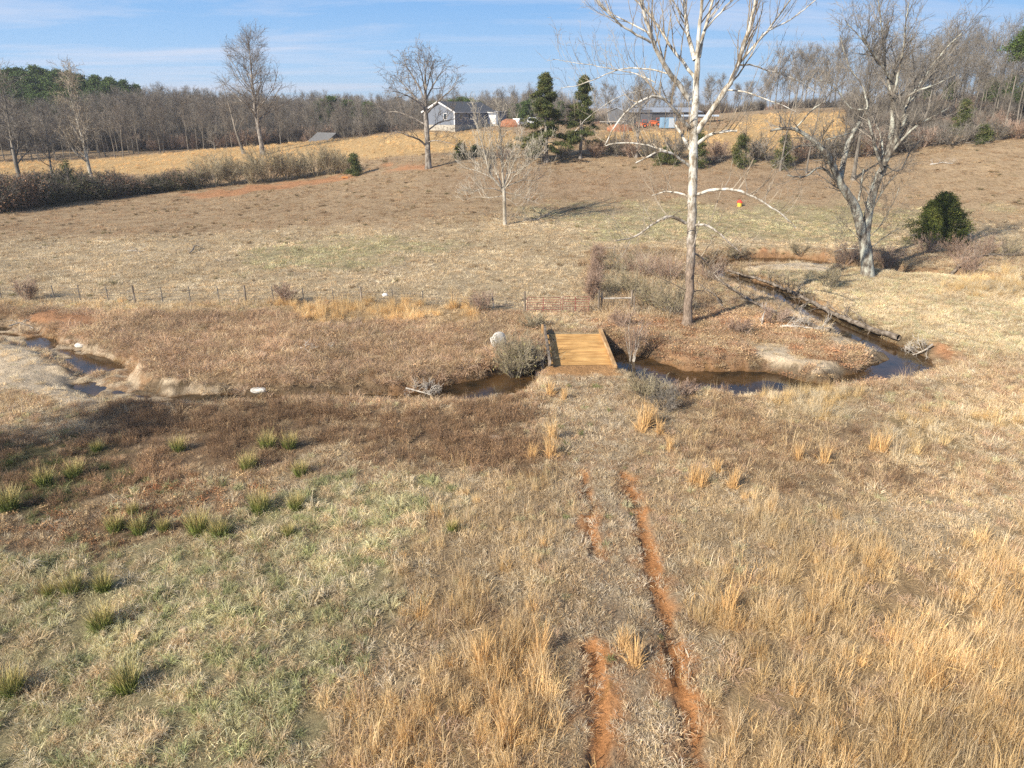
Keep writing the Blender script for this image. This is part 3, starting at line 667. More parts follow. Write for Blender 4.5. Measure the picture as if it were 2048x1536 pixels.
def spawn(rng, out, pts, rad, lvl, S):
    """side branches along a limb, recursively"""
    if lvl >= len(S['n']): return
    L = np.linalg.norm(np.diff(pts, axis=0), axis=1).sum(); n = S['n'][lvl]; n = int(n * L + rng.random()) if S.get('per_m') else n
    t0, t1 = S['t'][lvl]
    for i in range(n):
        t = t0 + (t1 - t0) * ((i + rng.random()) / max(n, 1)); f = t * (len(pts) - 1); k = min(int(f), len(pts) - 2); q = pts[k] + (pts[k + 1] - pts[k]) * (f - k)
        tan = unit(pts[k + 1] - pts[k]); sd = rv(rng); sd = unit(sd - tan * (sd @ tan)); sd = unit(sd + np.array([0, 0, S['sup'][lvl]]))
        a = math.radians(S['ang'][lvl] * (.7 + .6 * rng.random()))
        d = tan * math.cos(a) + sd * math.sin(a)
        ln = S['len'][lvl] * (1 - S['tap'][lvl] * t) * (.65 + .7 * rng.random()); r0 = rad[k] + (rad[k + 1] - rad[k]) * (f - k)
        r = max(min(r0 * S['rr'][lvl], ln * .03 + .004), S['rmin'])
        m = S['seg'][lvl]; pp = limb(rng, q, d, ln, m, S['wob'][lvl], S['trop'][lvl]); rr = np.linspace(r, max(r * .35, S['rmin'] * .7), m + 1)
        out.append((lvl + 1, pp, rr)); spawn(rng, out, pp, rr, lvl + 1, S)
SP_TALL = dict(n=[26, 8, 7], t=[(.30, 1), (.25, 1), (.2, 1)], ang=[48, 42, 40], len=[5.6, 2.3, 1.1], tap=[.62, .4, .3], rr=[.42, .5, .5], rmin=.014, seg=[5, 3, 2], wob=[.10, .14, .18], trop=[.10, .06, .03], sup=[.25, .2, .1])
SP_ROUND = dict(n=[13, 8, 6, 3], t=[(.25, 1), (.3, 1), (.25, 1), (.3, 1)], ang=[55, 45, 42, 40], len=[8.0, 3.6, 1.7, .8], tap=[.5, .4, .3, .3], rr=[.5, .55, .5, .5], rmin=.014, seg=[7, 4, 3, 2], wob=[.16, .2, .2, .25], trop=[.07, .03, .0, 0], sup=[.3, .2, .1, 0])
SP_WOOD = dict(n=[20, 7, 5], t=[(.32, 1), (.25, 1), (.2, 1)], ang=[42, 40, 38], len=[5.4, 2.3, 1.2], tap=[.45, .4, .3], rr=[.5, .5, .6], rmin=.022, seg=[4, 3, 2], wob=[.12, .15, .2], trop=[.16, .08, .04], sup=[.3, .2, .1])
def make_tree(name, label, cat, loc, out, mt, mc, group=None, kt=7, split=1, trunk_only_levels=None):
    """out: list of (level, points, radii) in local coordinates"""
    root = thing(name, label, cat, loc, 0, group)
    for nm, sel, m, k in (('trunk', lambda l: l <= split, mt, kt), ('crown', lambda l: l > split, mc, 3)):
        parts = [(p, r) for l, p, r in out if sel(l)]
        if nm == 'trunk':
            big = [(p, r) for l, p, r in out if l == 0]; small = [(p, r) for l, p, r in out if 0 < l <= split]
            V1, F1 = tubes_np([a for a, _ in big], [b for _, b in big], kt + 2); V2, F2 = tubes_np([a for a, _ in small], [b for _, b in small], max(kt - 2, 4)) if small else (np.zeros((0, 3)), np.zeros((0, 4), int))
            V = np.concatenate([V1, V2]); F = np.concatenate([F1, F2 + len(V1)])
        else:
            if not parts: continue
            V, F = tubes_np([a for a, _ in parts], [b for _, b in parts], k)
        link(nm, mesh_np(name + '_' + nm, V, F, m, smooth=(nm == 'trunk')), root)
    return root
def straight_trunk(rng, h, r, lean=.02, n=9, wob=.03, flare=1.5):
    p = limb(rng, (0, 0, -.3), (rng.normal(0, lean), rng.normal(0, lean), 1), h, n, wob, .05)
    rad = r * (1 - np.linspace(0, 1, n + 1) ** 1.15 * .9); rad[0] *= flare; rad[1] *= 1.0; return p, rad
def proc_tree(name, label, cat, loc, seed, h, r, S, mt=M_oak, mc=M_twig2, group=None, lscale=1.0, **kw):
    rng = np.random.default_rng(seed); p, rad = straight_trunk(rng, h, r, **kw); out = [(0, p, rad)]
    S = dict(S); S['len'] = [l * lscale for l in S['len']]; spawn(rng, out, p, rad, 0, S)
    return make_tree(name, label, cat, loc, out, mt, mc, group)
def traced_tree(name, label, cat, base_px, z, trunk, limbs, S, mt, mc, seed, lvl_of=None, extra=None, kt=9, split=1):
    """trunk and limbs followed from the photograph at their own depths; (px, py, radius) points"""
    rng = np.random.default_rng(seed); b = PZ(base_px[0], base_px[1], z); g = gz(b[0], b[1]); base = np.array([b[0], b[1], g]); out = []
    def conv(pts, dz):
        n = len(pts); P = []; base_y = b[1]
        for i, (x, y, *_r) in enumerate(pts):
            f = i / max(n - 1, 1); yy = base_y + dz * math.sin(f * math.pi / 2); d = ray(x, y); P.append(CAM + d * (yy / d[1]))
        return np.array(P)
    def resample(P, rr, step):
        L = np.r_[0, np.cumsum(np.linalg.norm(np.diff(P, axis=0), axis=1))]; n = max(3, int(L[-1] / step) + 1); s = np.linspace(0, L[-1], n)
        Q = np.stack([np.interp(s, L, P[:, i]) for i in range(3)], 1); q = np.interp(s, L, rr)
        for _ in range(2): Q[1:-1] = Q[1:-1] * .5 + (Q[:-2] + Q[2:]) * .25
        Q[1:-1] += rng.normal(0, .02, Q[1:-1].shape); return Q, q
    T = conv(trunk, 0); T, tr = resample(T, np.array([p[2] for p in trunk]), .7); T[0, 2] -= .3; out.append((0, T - base, tr))
    for pts, r0, r1, dz, kind in limbs:
        f0 = 0; P = conv(pts, dz); L = len(P); P, rr = resample(P, np.linspace(r0, r1, L), .45)
        lo = P - base; out.append((1, lo, rr)); s = S[kind] if kind is not None else None
        if s: spawn(rng, out, lo, rr, 1, s)
    if extra: extra(rng, out, base)
    return make_tree(name, label, cat, base, out, mt, mc, None, kt=kt, split=split), out
# the big white sycamore beside the bridge
s_up = dict(per_m=True, n=[0, 2.2, 1.6, 1.2], t=[(0, 1), (.25, 1), (.3, 1), (.3, 1)], ang=[0, 60, 42, 40], len=[0, 2.9, 1.0, .5], tap=[0, .35, .3, .3], rr=[0, .5, .5, .5], rmin=.0085, seg=[0, 5, 3, 2], wob=[0, .10, .13, .2], trop=[0, .22, .10, .0], sup=[0, .9, .3, 0])
s_lo = dict(s_up, n=[0, 2.2, 1.5, 1.2], len=[0, 3.2, 1.1, .6])
s_hi = dict(s_up, n=[0, 1.7, 1.6, 1.2], ang=[0, 45, 40, 40], len=[0, 3.4, 1.3, .6], sup=[0, .5, .3, 0])
SYC = [
 ([(1380, 200), (1350, 160), (1335, 140), (1318, 112), (1308, 90), (1300, 60), (1288, 30), (1281, 0), (1275, -60), (1266, -140)], .19, .05, -2.5, 'hi'),
 ([(1302, 85), (1288, 76), (1262, 64), (1240, 48), (1216, 28), (1196, 5), (1170, -30)], .09, .03, -1.5, 'up'), ([(1298, 66), (1270, 50), (1235, 34), (1210, 20), (1188, -10)], .06, .02, 1, 'hi'),
 ([(1392, 160), (1372, 132), (1348, 102), (1330, 76), (1310, 40), (1292, 20), (1262, -8)], .12, .05, 2, 'hi'),
 ([(1390, 120), (1380, 88), (1373, 55), (1368, 0), (1362, -90)], .16, .08, 1.5, 'hi'), ([(1394, 120), (1398, 60), (1404, 20), (1406, -60), (1408, -170)], .15, .05, -1, 'hi'),
 ([(1398, 115), (1406, 70), (1414, 45), (1424, 10), (1434, -40), (1446, -120)], .13, .05, 1, 'hi'), ([(1408, 62), (1425, 40), (1445, 22), (1470, -5), (1500, -60)], .07, .03, -1, 'hi'),
 ([(1394, 264), (1410, 240), (1430, 212), (1450, 180), (1468, 155), (1478, 122), (1488, 85), (1500, 50), (1510, 10), (1520, -50), (1530, -120)], .22, .06, -2, 'hi'),
 ([(1480, 125), (1508, 92), (1535, 62), (1556, 34), (1580, 0), (1606, -40)], .09, .04, 1.5, 'hi'), ([(1535, 62), (1570, 46), (1600, 26), (1632, 0), (1665, -35)], .05, .02, .5, 'hi'),
 ([(1480, 130), (1500, 128), (1530, 139), (1570, 150), (1605, 166), (1635, 186)], .06, .02, 2, 'up'), ([(1452, 180), (1480, 180), (1520, 194), (1560, 208), (1592, 224)], .06, .02, -2, 'up'),
 ([(1394, 288), (1408, 276), (1424, 267), (1446, 262), (1474, 262)], .13, .08, -1.2, 'lo'),
 ([(1386, 262), (1368, 245), (1352, 225), (1340, 207), (1326, 194), (1305, 190), (1288, 198), (1265, 212), (1246, 230), (1230, 252), (1216, 276), (1210, 290)], .13, .03, -3, 'up'),
 ([(1348, 152), (1325, 144), (1300, 138), (1269, 136), (1245, 137), (1213, 148), (1180, 163), (1150, 172), (1122, 177)], .06, .02, 2.5, 'up'),
 ([(1310, 165), (1280, 150), (1240, 140), (1190, 131), (1150, 126), (1105, 118)], .04, .015, 1.5, 'up'),
 ([(1300, 178), (1260, 186), (1232, 196), (1200, 215), (1170, 240), (1150, 262)], .03, .015, -2, 'up'),
 ([(1380, 332), (1358, 317), (1334, 301), (1321, 300), (1300, 311), (1271, 326)], .11, .05, -1.5, 'up'), ([(1334, 302), (1300, 291), (1260, 285), (1225, 285), (1208, 293)], .05, .035, 1.5, 'up'),
 ([(1380, 300), (1370, 280), (1358, 262), (1350, 250)], .12, .09, 1, 'up'),
 ([(1372, 447), (1352, 435), (1338, 431), (1325, 434), (1305, 448), (1285, 465), (1262, 480), (1250, 477), (1230, 482)], .12, .04, -1.6, 'lo'), ([(1260, 481), (1254, 500), (1243, 512), (1232, 527)], .035, .015, 0, 'lo'),
 ([(1378, 396), (1362, 385), (1340, 381), (1320, 385), (1304, 391)], .08, .04, 1, 'lo'),
 ([(1390, 390), (1415, 381), (1445, 377), (1480, 381), (1505, 392), (1525, 404), (1545, 418), (1562, 427), (1578, 438), (1592, 456)], .12, .03, -2.2, 'lo'),
 ([(1382, 453), (1402, 444), (1415, 449), (1432, 460), (1450, 478), (1465, 492), (1482, 506)], .11, .035, -1.3, 'lo'),
 ([(1382, 506), (1402, 513), (1415, 526), (1422, 537), (1426, 552), (1434, 562)], .08, .03, 1, 'lo'), ([(1398, 442), (1393, 470), (1382, 510), (1370, 548)], .045, .035, -.9, None),
 ([(1370, 580), (1345, 567), (1300, 546), (1268, 524)], .035, .012, -1, 'lo'), ([(1376, 590), (1400, 575), (1420, 590), (1440, 608)], .04, .012, .8, 'lo')]
sycamore, syc_out = traced_tree('white_sycamore', 'tall white barked sycamore standing bare beside the plank bridge and creek', 'tree', (1370, 652), 54.1,
    [(1372, 655, .55), (1374, 640, .36), (1378, 600, .31), (1381, 520, .32), (1384, 440, .325), (1386, 380, .315), (1387, 300, .295), (1388, 250, .28), (1391, 200, .235), (1393, 150, .19), (1395, 116, .17)],
    SYC, {'up': s_up, 'lo': s_lo, 'hi': s_hi}, M_syc, M_syct, 3, kt=11)
# the lichen grey twin stemmed tree on the right
t_a = dict(per_m=True, n=[0, 1.9, 2.6, 2.4], t=[(0, 1), (.25, 1), (.2, 1), (.2, 1)], ang=[0, 52, 45, 42], len=[0, 2.6, 1.2, .6], tap=[0, .3, .3, .3], rr=[0, .5, .5, .5], rmin=.011, seg=[0, 5, 3, 2], wob=[0, .2, .22, .25], trop=[0, .10, .04, .0], sup=[0, .5, .2, 0])
t_b = dict(t_a, n=[0, 2.1, 2.4, 2.2], len=[0, 3.6, 1.4, .7], sup=[0, .7, .3, 0], trop=[0, .16, .06, 0])
TWIN = [
 ([(1726, 470), (1718, 440), (1710, 410), (1697, 390), (1682, 370), (1675, 355), (1668, 335), (1655, 310), (1642, 292), (1625, 280), (1605, 265), (1590, 257), (1565, 255), (1540, 262)], .36, .06, -2, 'a'),
 ([(1680, 366), (1684, 340), (1690, 310), (1697, 285), (1703, 268), (1712, 255), (1725, 235), (1736, 214)], .22, .10, 1.5, 'a'), ([(1735, 217), (1720, 221), (1697, 219), (1690, 200), (1676, 180), (1660, 165), (1640, 160)], .07, .02, 1, 'b'),
 ([(1735, 215), (1732, 190), (1722, 165), (1700, 140), (1690, 110), (1680, 70)], .06, .02, 1, 'b'),
 ([(1675, 362), (1660, 350), (1650, 338), (1640, 332), (1628, 338), (1620, 352), (1600, 357), (1575, 350)], .11, .03, -1.5, 'a'), ([(1636, 292), (1600, 291), (1580, 300), (1565, 320), (1545, 332)], .06, .02, -1, 'a'),
 ([(1590, 257), (1610, 238), (1625, 215), (1640, 208), (1658, 205), (1650, 190)], .06, .025, -1, 'b'), ([(1705, 264), (1690, 269), (1670, 274), (1648, 282)], .05, .02, -1, 'a'),
 ([(1731, 472), (1737, 430), (1742, 400), (1752, 365), (1762, 345), (1770, 328)], .32, .24, .5, 'a'),
 ([(1768, 330), (1782, 300), (1795, 270), (1805, 250), (1812, 228)], .19, .15, -1, 'a'), ([(1810, 235), (1803, 205), (1815, 190), (1840, 178), (1865, 172), (1890, 160), (1910, 150)], .09, .03, -1.5, 'b'),
 ([(1808, 225), (1820, 195), (1842, 165), (1865, 130), (1895, 92), (1925, 66)], .11, .04, 1, 'b'), ([(1815, 210), (1850, 170), (1880, 125), (1905, 100)], .07, .03, 2, 'b'),
 ([(1776, 310), (1783, 270), (1785, 240), (1786, 205), (1783, 175), (1778, 150), (1760, 125), (1738, 98), (1725, 70)], .21, .05, .6, 'b'), ([(1786, 195), (1796, 150), (1806, 105), (1810, 60), (1818, 5)], .10, .03, -1, 'b'),
 ([(1784, 190), (1772, 140), (1766, 90), (1762, 40), (1756, -10)], .09, .03, 1.5, 'b'), ([(1783, 160), (1750, 110), (1715, 70), (1690, 40)], .06, .02, -1.5, 'b'),
 ([(1772, 322), (1790, 296), (1812, 270), (1840, 246), (1872, 230), (1900, 215)], .12, .03, -2.2, 'b'), ([(1765, 338), (1752, 302), (1745, 270), (1738, 244), (1728, 215)], .12, .05, -1.2, 'a'),
 ([(1760, 345), (1766, 310), (1764, 278), (1755, 254), (1748, 235)], .09, .03, 1.4, 'a'), ([(1718, 402), (1722, 372), (1728, 338)], .08, .05, 1, 'a'), ([(1735, 440), (1756, 396), (1776, 366), (1796, 346)], .07, .02, -1, 'a'),
 ([(1770, 332), (1800, 345), (1822, 300), (1850, 270)], .05, .02, 1.5, 'a'), ([(1732, 480), (1760, 455), (1790, 400), (1800, 370)], .035, .012, -1, 'a'), ([(1730, 490), (1700, 460), (1680, 440)], .03, .012, -1, 'a'), ([(1736, 500), (1775, 470), (1800, 455)], .03, .012, 1, 'a'), ([(1730, 500), (1690, 495), (1650, 510)], .03, .01, 1, 'a')]
twin, _ = traced_tree('twin_stem_tree', 'large grey lichen covered tree forking into two leaning stems by the creek bend', 'tree', (1733, 552), 69.5,
    [(1736, 556, .70), (1735, 540, .60), (1733, 510, .57), (1730, 488, .54), (1728, 468, .50)], [(a_, b_ * 1.3, c_ * 1.5, d_ * 1.2, e_) for a_, b_, c_, d_, e_ in TWIN], {'a': t_a, 'b': t_b}, M_lich, M_twig, 5, kt=10)
# the small sycamore in the pasture
m_a = dict(per_m=True, n=[0, 2.4, 2.0, 1.2], t=[(0, 1), (.2, 1), (.2, 1), (.2, 1)], ang=[0, 46, 40, 40], len=[0, 3.1, 1.3, .6], tap=[0, .3, .3, .3], rr=[0, .5, .5, .5], rmin=.016, seg=[0, 5, 3, 2], wob=[0, .1, .13, .2], trop=[0, .2, .08, .0], sup=[0, .7, .3, 0])
MID = [([(1006, 382), (995, 366), (977, 347), (975, 325), (968, 302), (961, 280), (954, 255), (946, 232)], .15, .02, -1.5, 'a'), ([(1007, 376), (1005, 340), (1003, 310), (1002, 280), (1000, 255), (999, 235)], .16, .02, 1, 'a'),
 ([(1008, 376), (1013, 350), (1018, 320), (1030, 296), (1040, 270)], .12, .02, 1.5, 'a'), ([(1009, 374), (1021, 346), (1028, 322), (1046, 305)], .11, .02, -1.5, 'a'), ([(1022, 346), (1050, 336), (1064, 321), (1072, 306)], .09, .02, .5, 'a'),
 ([(1005, 385), (988, 377), (962, 376), (936, 390)], .08, .02, -1.5, 'a'), ([(1010, 384), (1040, 392), (1078, 408)], .07, .02, 1, 'a'), ([(1005, 392), (980, 396), (950, 393), (925, 402)], .06, .02, 1.5, 'a'), ([(1010, 375), (1040, 360), (1070, 362), (1090, 350)], .07, .02, 2, 'a'),
 ([(977, 347), (965, 335), (950, 322), (935, 312)], .05, .015, -.5, 'a'), ([(1010, 395), (1030, 408), (1050, 424)], .04, .015, -1, 'a'), ([(1008, 380), (1030, 350), (1055, 330), (1085, 305)], .09, .02, -2, 'a'), ([(1006, 380), (980, 352), (950, 340), (925, 335)], .09, .02, 2, 'a'), ([(1007, 378), (990, 340), (985, 300), (980, 265)], .10, .02, 2, 'a')]
midt, _ = traced_tree('pasture_sycamore', 'small pale sycamore spreading low and alone in the middle of the pasture', 'tree', (1010, 448), 92.5,
    [(1010, 450, .30), (1010, 440, .24), (1009, 410, .23), (1007, 374, .20)], MID, {'a': m_a}, M_mid, M_mid, 8, kt=8, split=2)
# the wide oak in front of the house
o_a = dict(per_m=True, n=[0, 1.3, 1.7, 1.8], t=[(0, 1), (.25, 1), (.2, 1), (.15, 1)], ang=[0, 50, 45, 42], len=[0, 3.6, 1.9, .9], tap=[0, .3, .3, .3], rr=[0, .5, .5, .5], rmin=.022, seg=[0, 5, 3, 2], wob=[0, .2, .22, .25], trop=[0, .06, .02, .0], sup=[0, .4, .2, 0])
OAK = [([(852, 292), (838, 278), (818, 272), (800, 265), (780, 262)], .2, .04, -3, 'a'), ([(853, 285), (870, 280), (892, 284), (915, 292)], .12, .03, -3, 'a'), ([(854, 262), (875, 246), (896, 240), (912, 238)], .14, .04, 3, 'a'),
 ([(852, 250), (830, 238), (808, 228), (788, 222), (772, 225)], .16, .04, 3, 'a'), ([(852, 225), (838, 205), (818, 193), (798, 184), (782, 182)], .18, .04, -3, 'a'), ([(853, 228), (870, 208), (888, 192), (905, 178), (913, 168)], .18, .04, -2, 'a'),
 ([(851, 205), (840, 178), (826, 152), (812, 130), (800, 122)], .17, .04, 2, 'a'), ([(852, 200), (866, 170), (880, 148), (893, 138)], .16, .04, 3, 'a'), ([(851, 190), (845, 155), (838, 130), (830, 118)], .13, .03, -3, 'a'),
 ([(852, 180), (860, 150), (866, 128), (872, 118)], .12, .03, -3, 'a'), ([(852, 170), (850, 140), (848, 112)], .12, .03, 0, 'a'), ([(851, 215), (825, 190), (800, 160), (788, 150)], .13, .03, 4, 'a')]
oak, _ = traced_tree('pasture_oak', 'broad bare oak with a round crown standing in front of the grey house', 'tree', (857, 336), 126.5,
    [(857, 338, .78), (857, 328, .56), (856, 310, .50), (855, 285, .47), (853, 250, .42), (852, 220, .34), (851, 180, .22), (850, 150, .14)], OAK, {'a': o_a}, M_oak, M_twig2, 9, kt=9)
# the tall tree and the leaning tree behind the hedge
TALLS = dict(SP_TALL, n=[38, 9, 8], len=[12.5, 3.6, 1.5], t=[(.26, 1), (.2, 1), (.2, 1)], rmin=.019, tap=[.82, .3, .3], ang=[56, 46, 42], trop=[.05, .04, .03])
def place(px, z, ytop):
    X = (px - 1024) / FPX * z; g = 5.0
    for _ in range(4): Y = (z - (HC - g) * sp) / cp; g = gz(X, Y)
    k = (768 - ytop) / FPX; q = Y * (k * cp - sp) / (cp + k * sp); return np.array([X, Y, g]), q + HC - g
def solo(name, label, px, z, ytop, seed, r, S, mt=M_oak, mc=M_twig2, cat='tree', **kw):
    b, h = place(px, z, ytop); return proc_tree(name, label, cat, b, seed, h, r, S, mt, mc, **kw)
solo('tall_tree', 'tall bare tree with a tapering feathery crown rising behind the hedge', 526, 160, 84, 21, .50, TALLS, lean=.005)
solo('leaning_tree', 'slender bare tree leaning left behind the hedge beside the tall feathery tree', 488, 165, 165, 22, .34, dict(SP_TALL, n=[14, 5, 5], len=[4, 2, 1], rmin=.02), M_twig, M_twig2, lean=.10, wob=.03)
solo('pale_field_tree', 'pale bare tree leaning left behind the dark brush at the far left field edge', 190, 128, 162, 23, .36, dict(SP_ROUND, n=[15, 7, 5, 3], len=[6, 3, 1.5, .8], rmin=.021, trop=[.12, .05, 0, 0]), M_mid, M_syct, lean=.05)
solo('edge_tree', 'bushy bare tree at the far left edge of the photo above the dark brush', 48, 124, 160, 24, .42, dict(SP_ROUND, n=[16, 7, 5, 3], len=[6.5, 3, 1.5, .8], rmin=.02), M_twig, M_twig)
solo('edge_tree', 'low crowned bare tree among the brush left of the pale leaning tree', 112, 127, 240, 25, .25, dict(SP_ROUND, n=[12, 6, 5, 3], len=[4, 2.3, 1.2, .6], rmin=.02), M_twig, M_twig)
solo('small_bare_tree', 'little pale bare tree alone on the crest of the left golden field', 430, 188, 262, 26, .22, dict(SP_ROUND, n=[10, 6, 5], t=[(.15, 1), (.2, 1), (.2, 1)], len=[3, 1.6, .9], rmin=.03), M_twig, M_twig)
solo('fence_row_tree', 'bare tree in front of the metal building, left of the white sycamore', 1272, 128, 195, 27, .27, dict(SP_TALL, n=[18, 6, 5], len=[4.6, 2, 1], rmin=.016), M_oak, M_twig)
solo('fence_row_tree', 'thin bare tree rising from the fence row directly left of the fence row cedar pair', 1245, 130, 225, 28, .15, dict(SP_TALL, n=[14, 5, 4], len=[3, 1.4, .8], rmin=.016), M_oak, M_twig)
solo('fence_row_tree', 'bare tree with grey trunk in the fence row just left of the twin stem tree', 1706, 112, 90, 29, .30, dict(SP_TALL, n=[24, 7, 6], len=[5, 2.2, 1], rmin=.014, t=[(.45, 1), (.2, 1), (.2, 1)]), M_twig, M_twig)
solo('fence_row_tree', 'slim bare tree in the fence row between the sycamore and the twin stem tree', 1560, 118, 150, 30, .17, dict(SP_TALL, n=[16, 6, 5], len=[4, 1.8, .9], rmin=.014), M_twig, M_twig)
solo('fence_row_tree', 'slim bare sapling right of the sycamore in front of the golden hillside', 1612, 116, 170, 31, .15, dict(SP_TALL, n=[16, 6, 5], len=[3.5, 1.8, .9], rmin=.014), M_twig, M_twig)
solo('fence_row_tree', 'short crooked bare tree right beside the sycamore trunk on the fence row', 1490, 121, 225, 32, .14, dict(SP_ROUND, n=[10, 6, 5], t=[(.15, 1), (.2, 1), (.2, 1)], len=[3, 1.6, .9], rmin=.014), M_twig, M_twig)

# woods: templates, copied tree by tree
def wood_template(seed, h, r, S, mt, mc, label, group, name='bare_tree'):
    return proc_tree(name, label, 'tree', (0, 0, -500), seed, h, r, S, mt, mc, group, n=6, flare=1.2)
BANDS = {'left': [(60, 'behind the bushy edge tree'), (150, 'left of the pale leaning tree'), (240, 'behind the pale leaning tree'), (395, 'between the pale leaning tree and the hedge'), (470, 'behind the little bare tree on the crest'), (560, 'behind the tall feathery tree'), (700, 'behind the low grey roof'), (9999, 'between the low grey roof and the oak')],
 'right': [(1760, 'behind the twin stem tree'), (1860, 'above the low dark brush pile'), (1960, 'above the big grey brush pile'), (2048, 'around the tall tufted pine'), (9999, 'beyond the right frame edge')],
 'sky': [(1240, 'right of the cedar pair'), (1345, 'over the metal building'), (1430, 'behind the white sycamore trunk'), (1540, 'over the left part of the golden hillside'), (9999, 'over the right part of the golden hillside')],
 'house': [(920, 'between the oak and the house'), (1000, 'over the house roof'), (1090, 'over the parked white vehicles'), (9999, 'behind the two large cedars')]}
def band_label(kind, lead, px, z, zs):
    a = next(t_ for x_, t_ in BANDS[kind] if px < x_); r_ = next((t_ for z_, t_ in zs if z < z_), zs[-1][1]); return lead + ' ' + a + (', ' + r_ if r_ else '')
def wood(label, group, temps, spots, name='bare_tree', band=None):
    """spots: (px, z, ytop)"""
    used = set(); hts = [max(max(v.co.z for v in c.data.vertices) for c in t_[0].children) for t_ in temps]
    for i, (px, z, yt) in enumerate(spots):
        k = rnd.randrange(len(temps)); root, h0 = temps[k]; h0 = hts[k]; b, h = place(px, z, yt); s = max(h, 3) / h0
        rz = rnd.random() * 6.28
        label = band_label(*band[:2], px, z, band[2]) if band else label; gfull = group
        if k not in used:
            used.add(k); root.location = b; root.rotation_euler = (0, 0, rz); root.scale = (s, s, s); root['label'] = label; root['group'] = group
        else: dup(root, b, rz, s, label, group)
    for k, (root, h0) in enumerate(temps):
        if k not in used:
            for c in list(root.children): bpy.data.objects.remove(c)
            bpy.data.objects.remove(root)
def top_of(h0, seed): return h0
def interp(x, pts): return float(np.interp(x, [p[0] for p in pts], [p[1] for p in pts]))
LBL = 'bare grey tree in the crowded wood beyond the left golden field'; GRP = 'bare trees of the wood beyond the left field'
T1 = [(wood_template(100 + i, 15, .17, dict(SP_WOOD, n=[17 + i, 6, 5]), M_twig, (M_twig, M_twig2)[i % 2], LBL, GRP), 15.2) for i in range(6)]
tops = [(-200, 165), (0, 168), (60, 190), (130, 196), (200, 176), (260, 168), (380, 172), (450, 182), (600, 188), (760, 194), (860, 200)]
sp1 = []
for row, (za, dy) in enumerate(((192, 18), (200, 12), (209, 5), (220, 0), (233, -1))):
    nrow = 36
    for i in range(nrow):
        px = -150 + 1000 * (i + rnd.random()) / nrow
        base_shift = 0 if px > 420 else (420 - px) * -.035
        sp1.append((px, za + base_shift + rnd.uniform(-4, 4), interp(px, tops) + dy * .7 + rnd.uniform(-6, 9)))
wood(LBL, GRP, T1, sp1, band=('left', 'left wood tree', [(199, 'front row'), (214, 'middle rows'), (999, 'rearmost rows')]))
LBL2 = 'bare tree in the tree line behind the grey house'; GRP2 = 'bare trees of the tree line behind the house'
T2 = [(wood_template(120 + i, 14, .15, dict(SP_WOOD, n=[18, 6, 5], rmin=.03), M_twig, M_twig, LBL2, GRP2), 14.2) for i in range(3)]
wood(LBL2, GRP2, T2, [(850 + 330 * (i + rnd.random()) / 26, rnd.uniform(215, 250), rnd.uniform(186, 206)) for i in range(26)], band=('house', 'distant bare tree', [(232, 'nearer row'), (999, 'rear row')]))
LBL3 = 'bare tree on the skyline behind the metal building and golden hillside'; GRP3 = 'bare skyline trees behind the metal building'
T3 = [(wood_template(130 + i, 17, .22, dict(SP_TALL, n=[22, 8, 6], rmin=.024, len=[7, 2.8, 1.3], tap=[.65, .3, .3], wob=[.14, .18, .2], t=[(.28, 1), (.2, 1), (.2, 1)]), M_twig, M_twig, LBL3, GRP3), 17.2) for i in range(4)]
sp3 = [(1190 + 480 * (i + rnd.random()) / 38, rnd.uniform(205, 260), -6 + interp(1190 + 480 * i / 38, [(1190, 165), (1300, 140), (1400, 150), (1500, 120), (1600, 85), (1680, 70)]) + rnd.uniform(-15, 45)) for i in range(38)]
wood(LBL3, GRP3, T3, sp3, band=('sky', 'bare skyline tree', [(232, 'nearer row'), (999, 'farther row')]))
LBL4 = 'tall thin bare tree in the wood at the right edge of the fields'; GRP4 = 'bare trees of the right hand wood'
T4 = [(wood_template(140 + i, 18, .17, dict(SP_TALL, n=[18, 7, 6], rmin=.017, len=[7.0, 2.8, 1.3], tap=[.6, .3, .3], t=[(.40, 1), (.2, 1), (.2, 1)], ang=[46, 44, 42], wob=[.14, .18, .2], trop=[.10, .04, .02]), M_twig, M_twig, LBL4, GRP4), 18.2) for i in range(5)]
sp4 = [(1660 + 520 * (i + rnd.random()) / 64, rnd.uniform(128, 178), interp(1660 + 520 * i / 64, [(1660, 110), (1750, 60), (1850, 45), (1950, 30), (2048, 40), (2180, 30)]) + rnd.uniform(-20, 80)) for i in range(64)] + [(1780 + 420 * (i + rnd.random()) / 34, rnd.uniform(165, 195), rnd.uniform(95, 160)) for i in range(34)]
wood(LBL4, GRP4, T4, sp4, band=('right', 'right wood tree', [(142, 'at the front'), (162, 'in the middle'), (999, 'at the back')]))
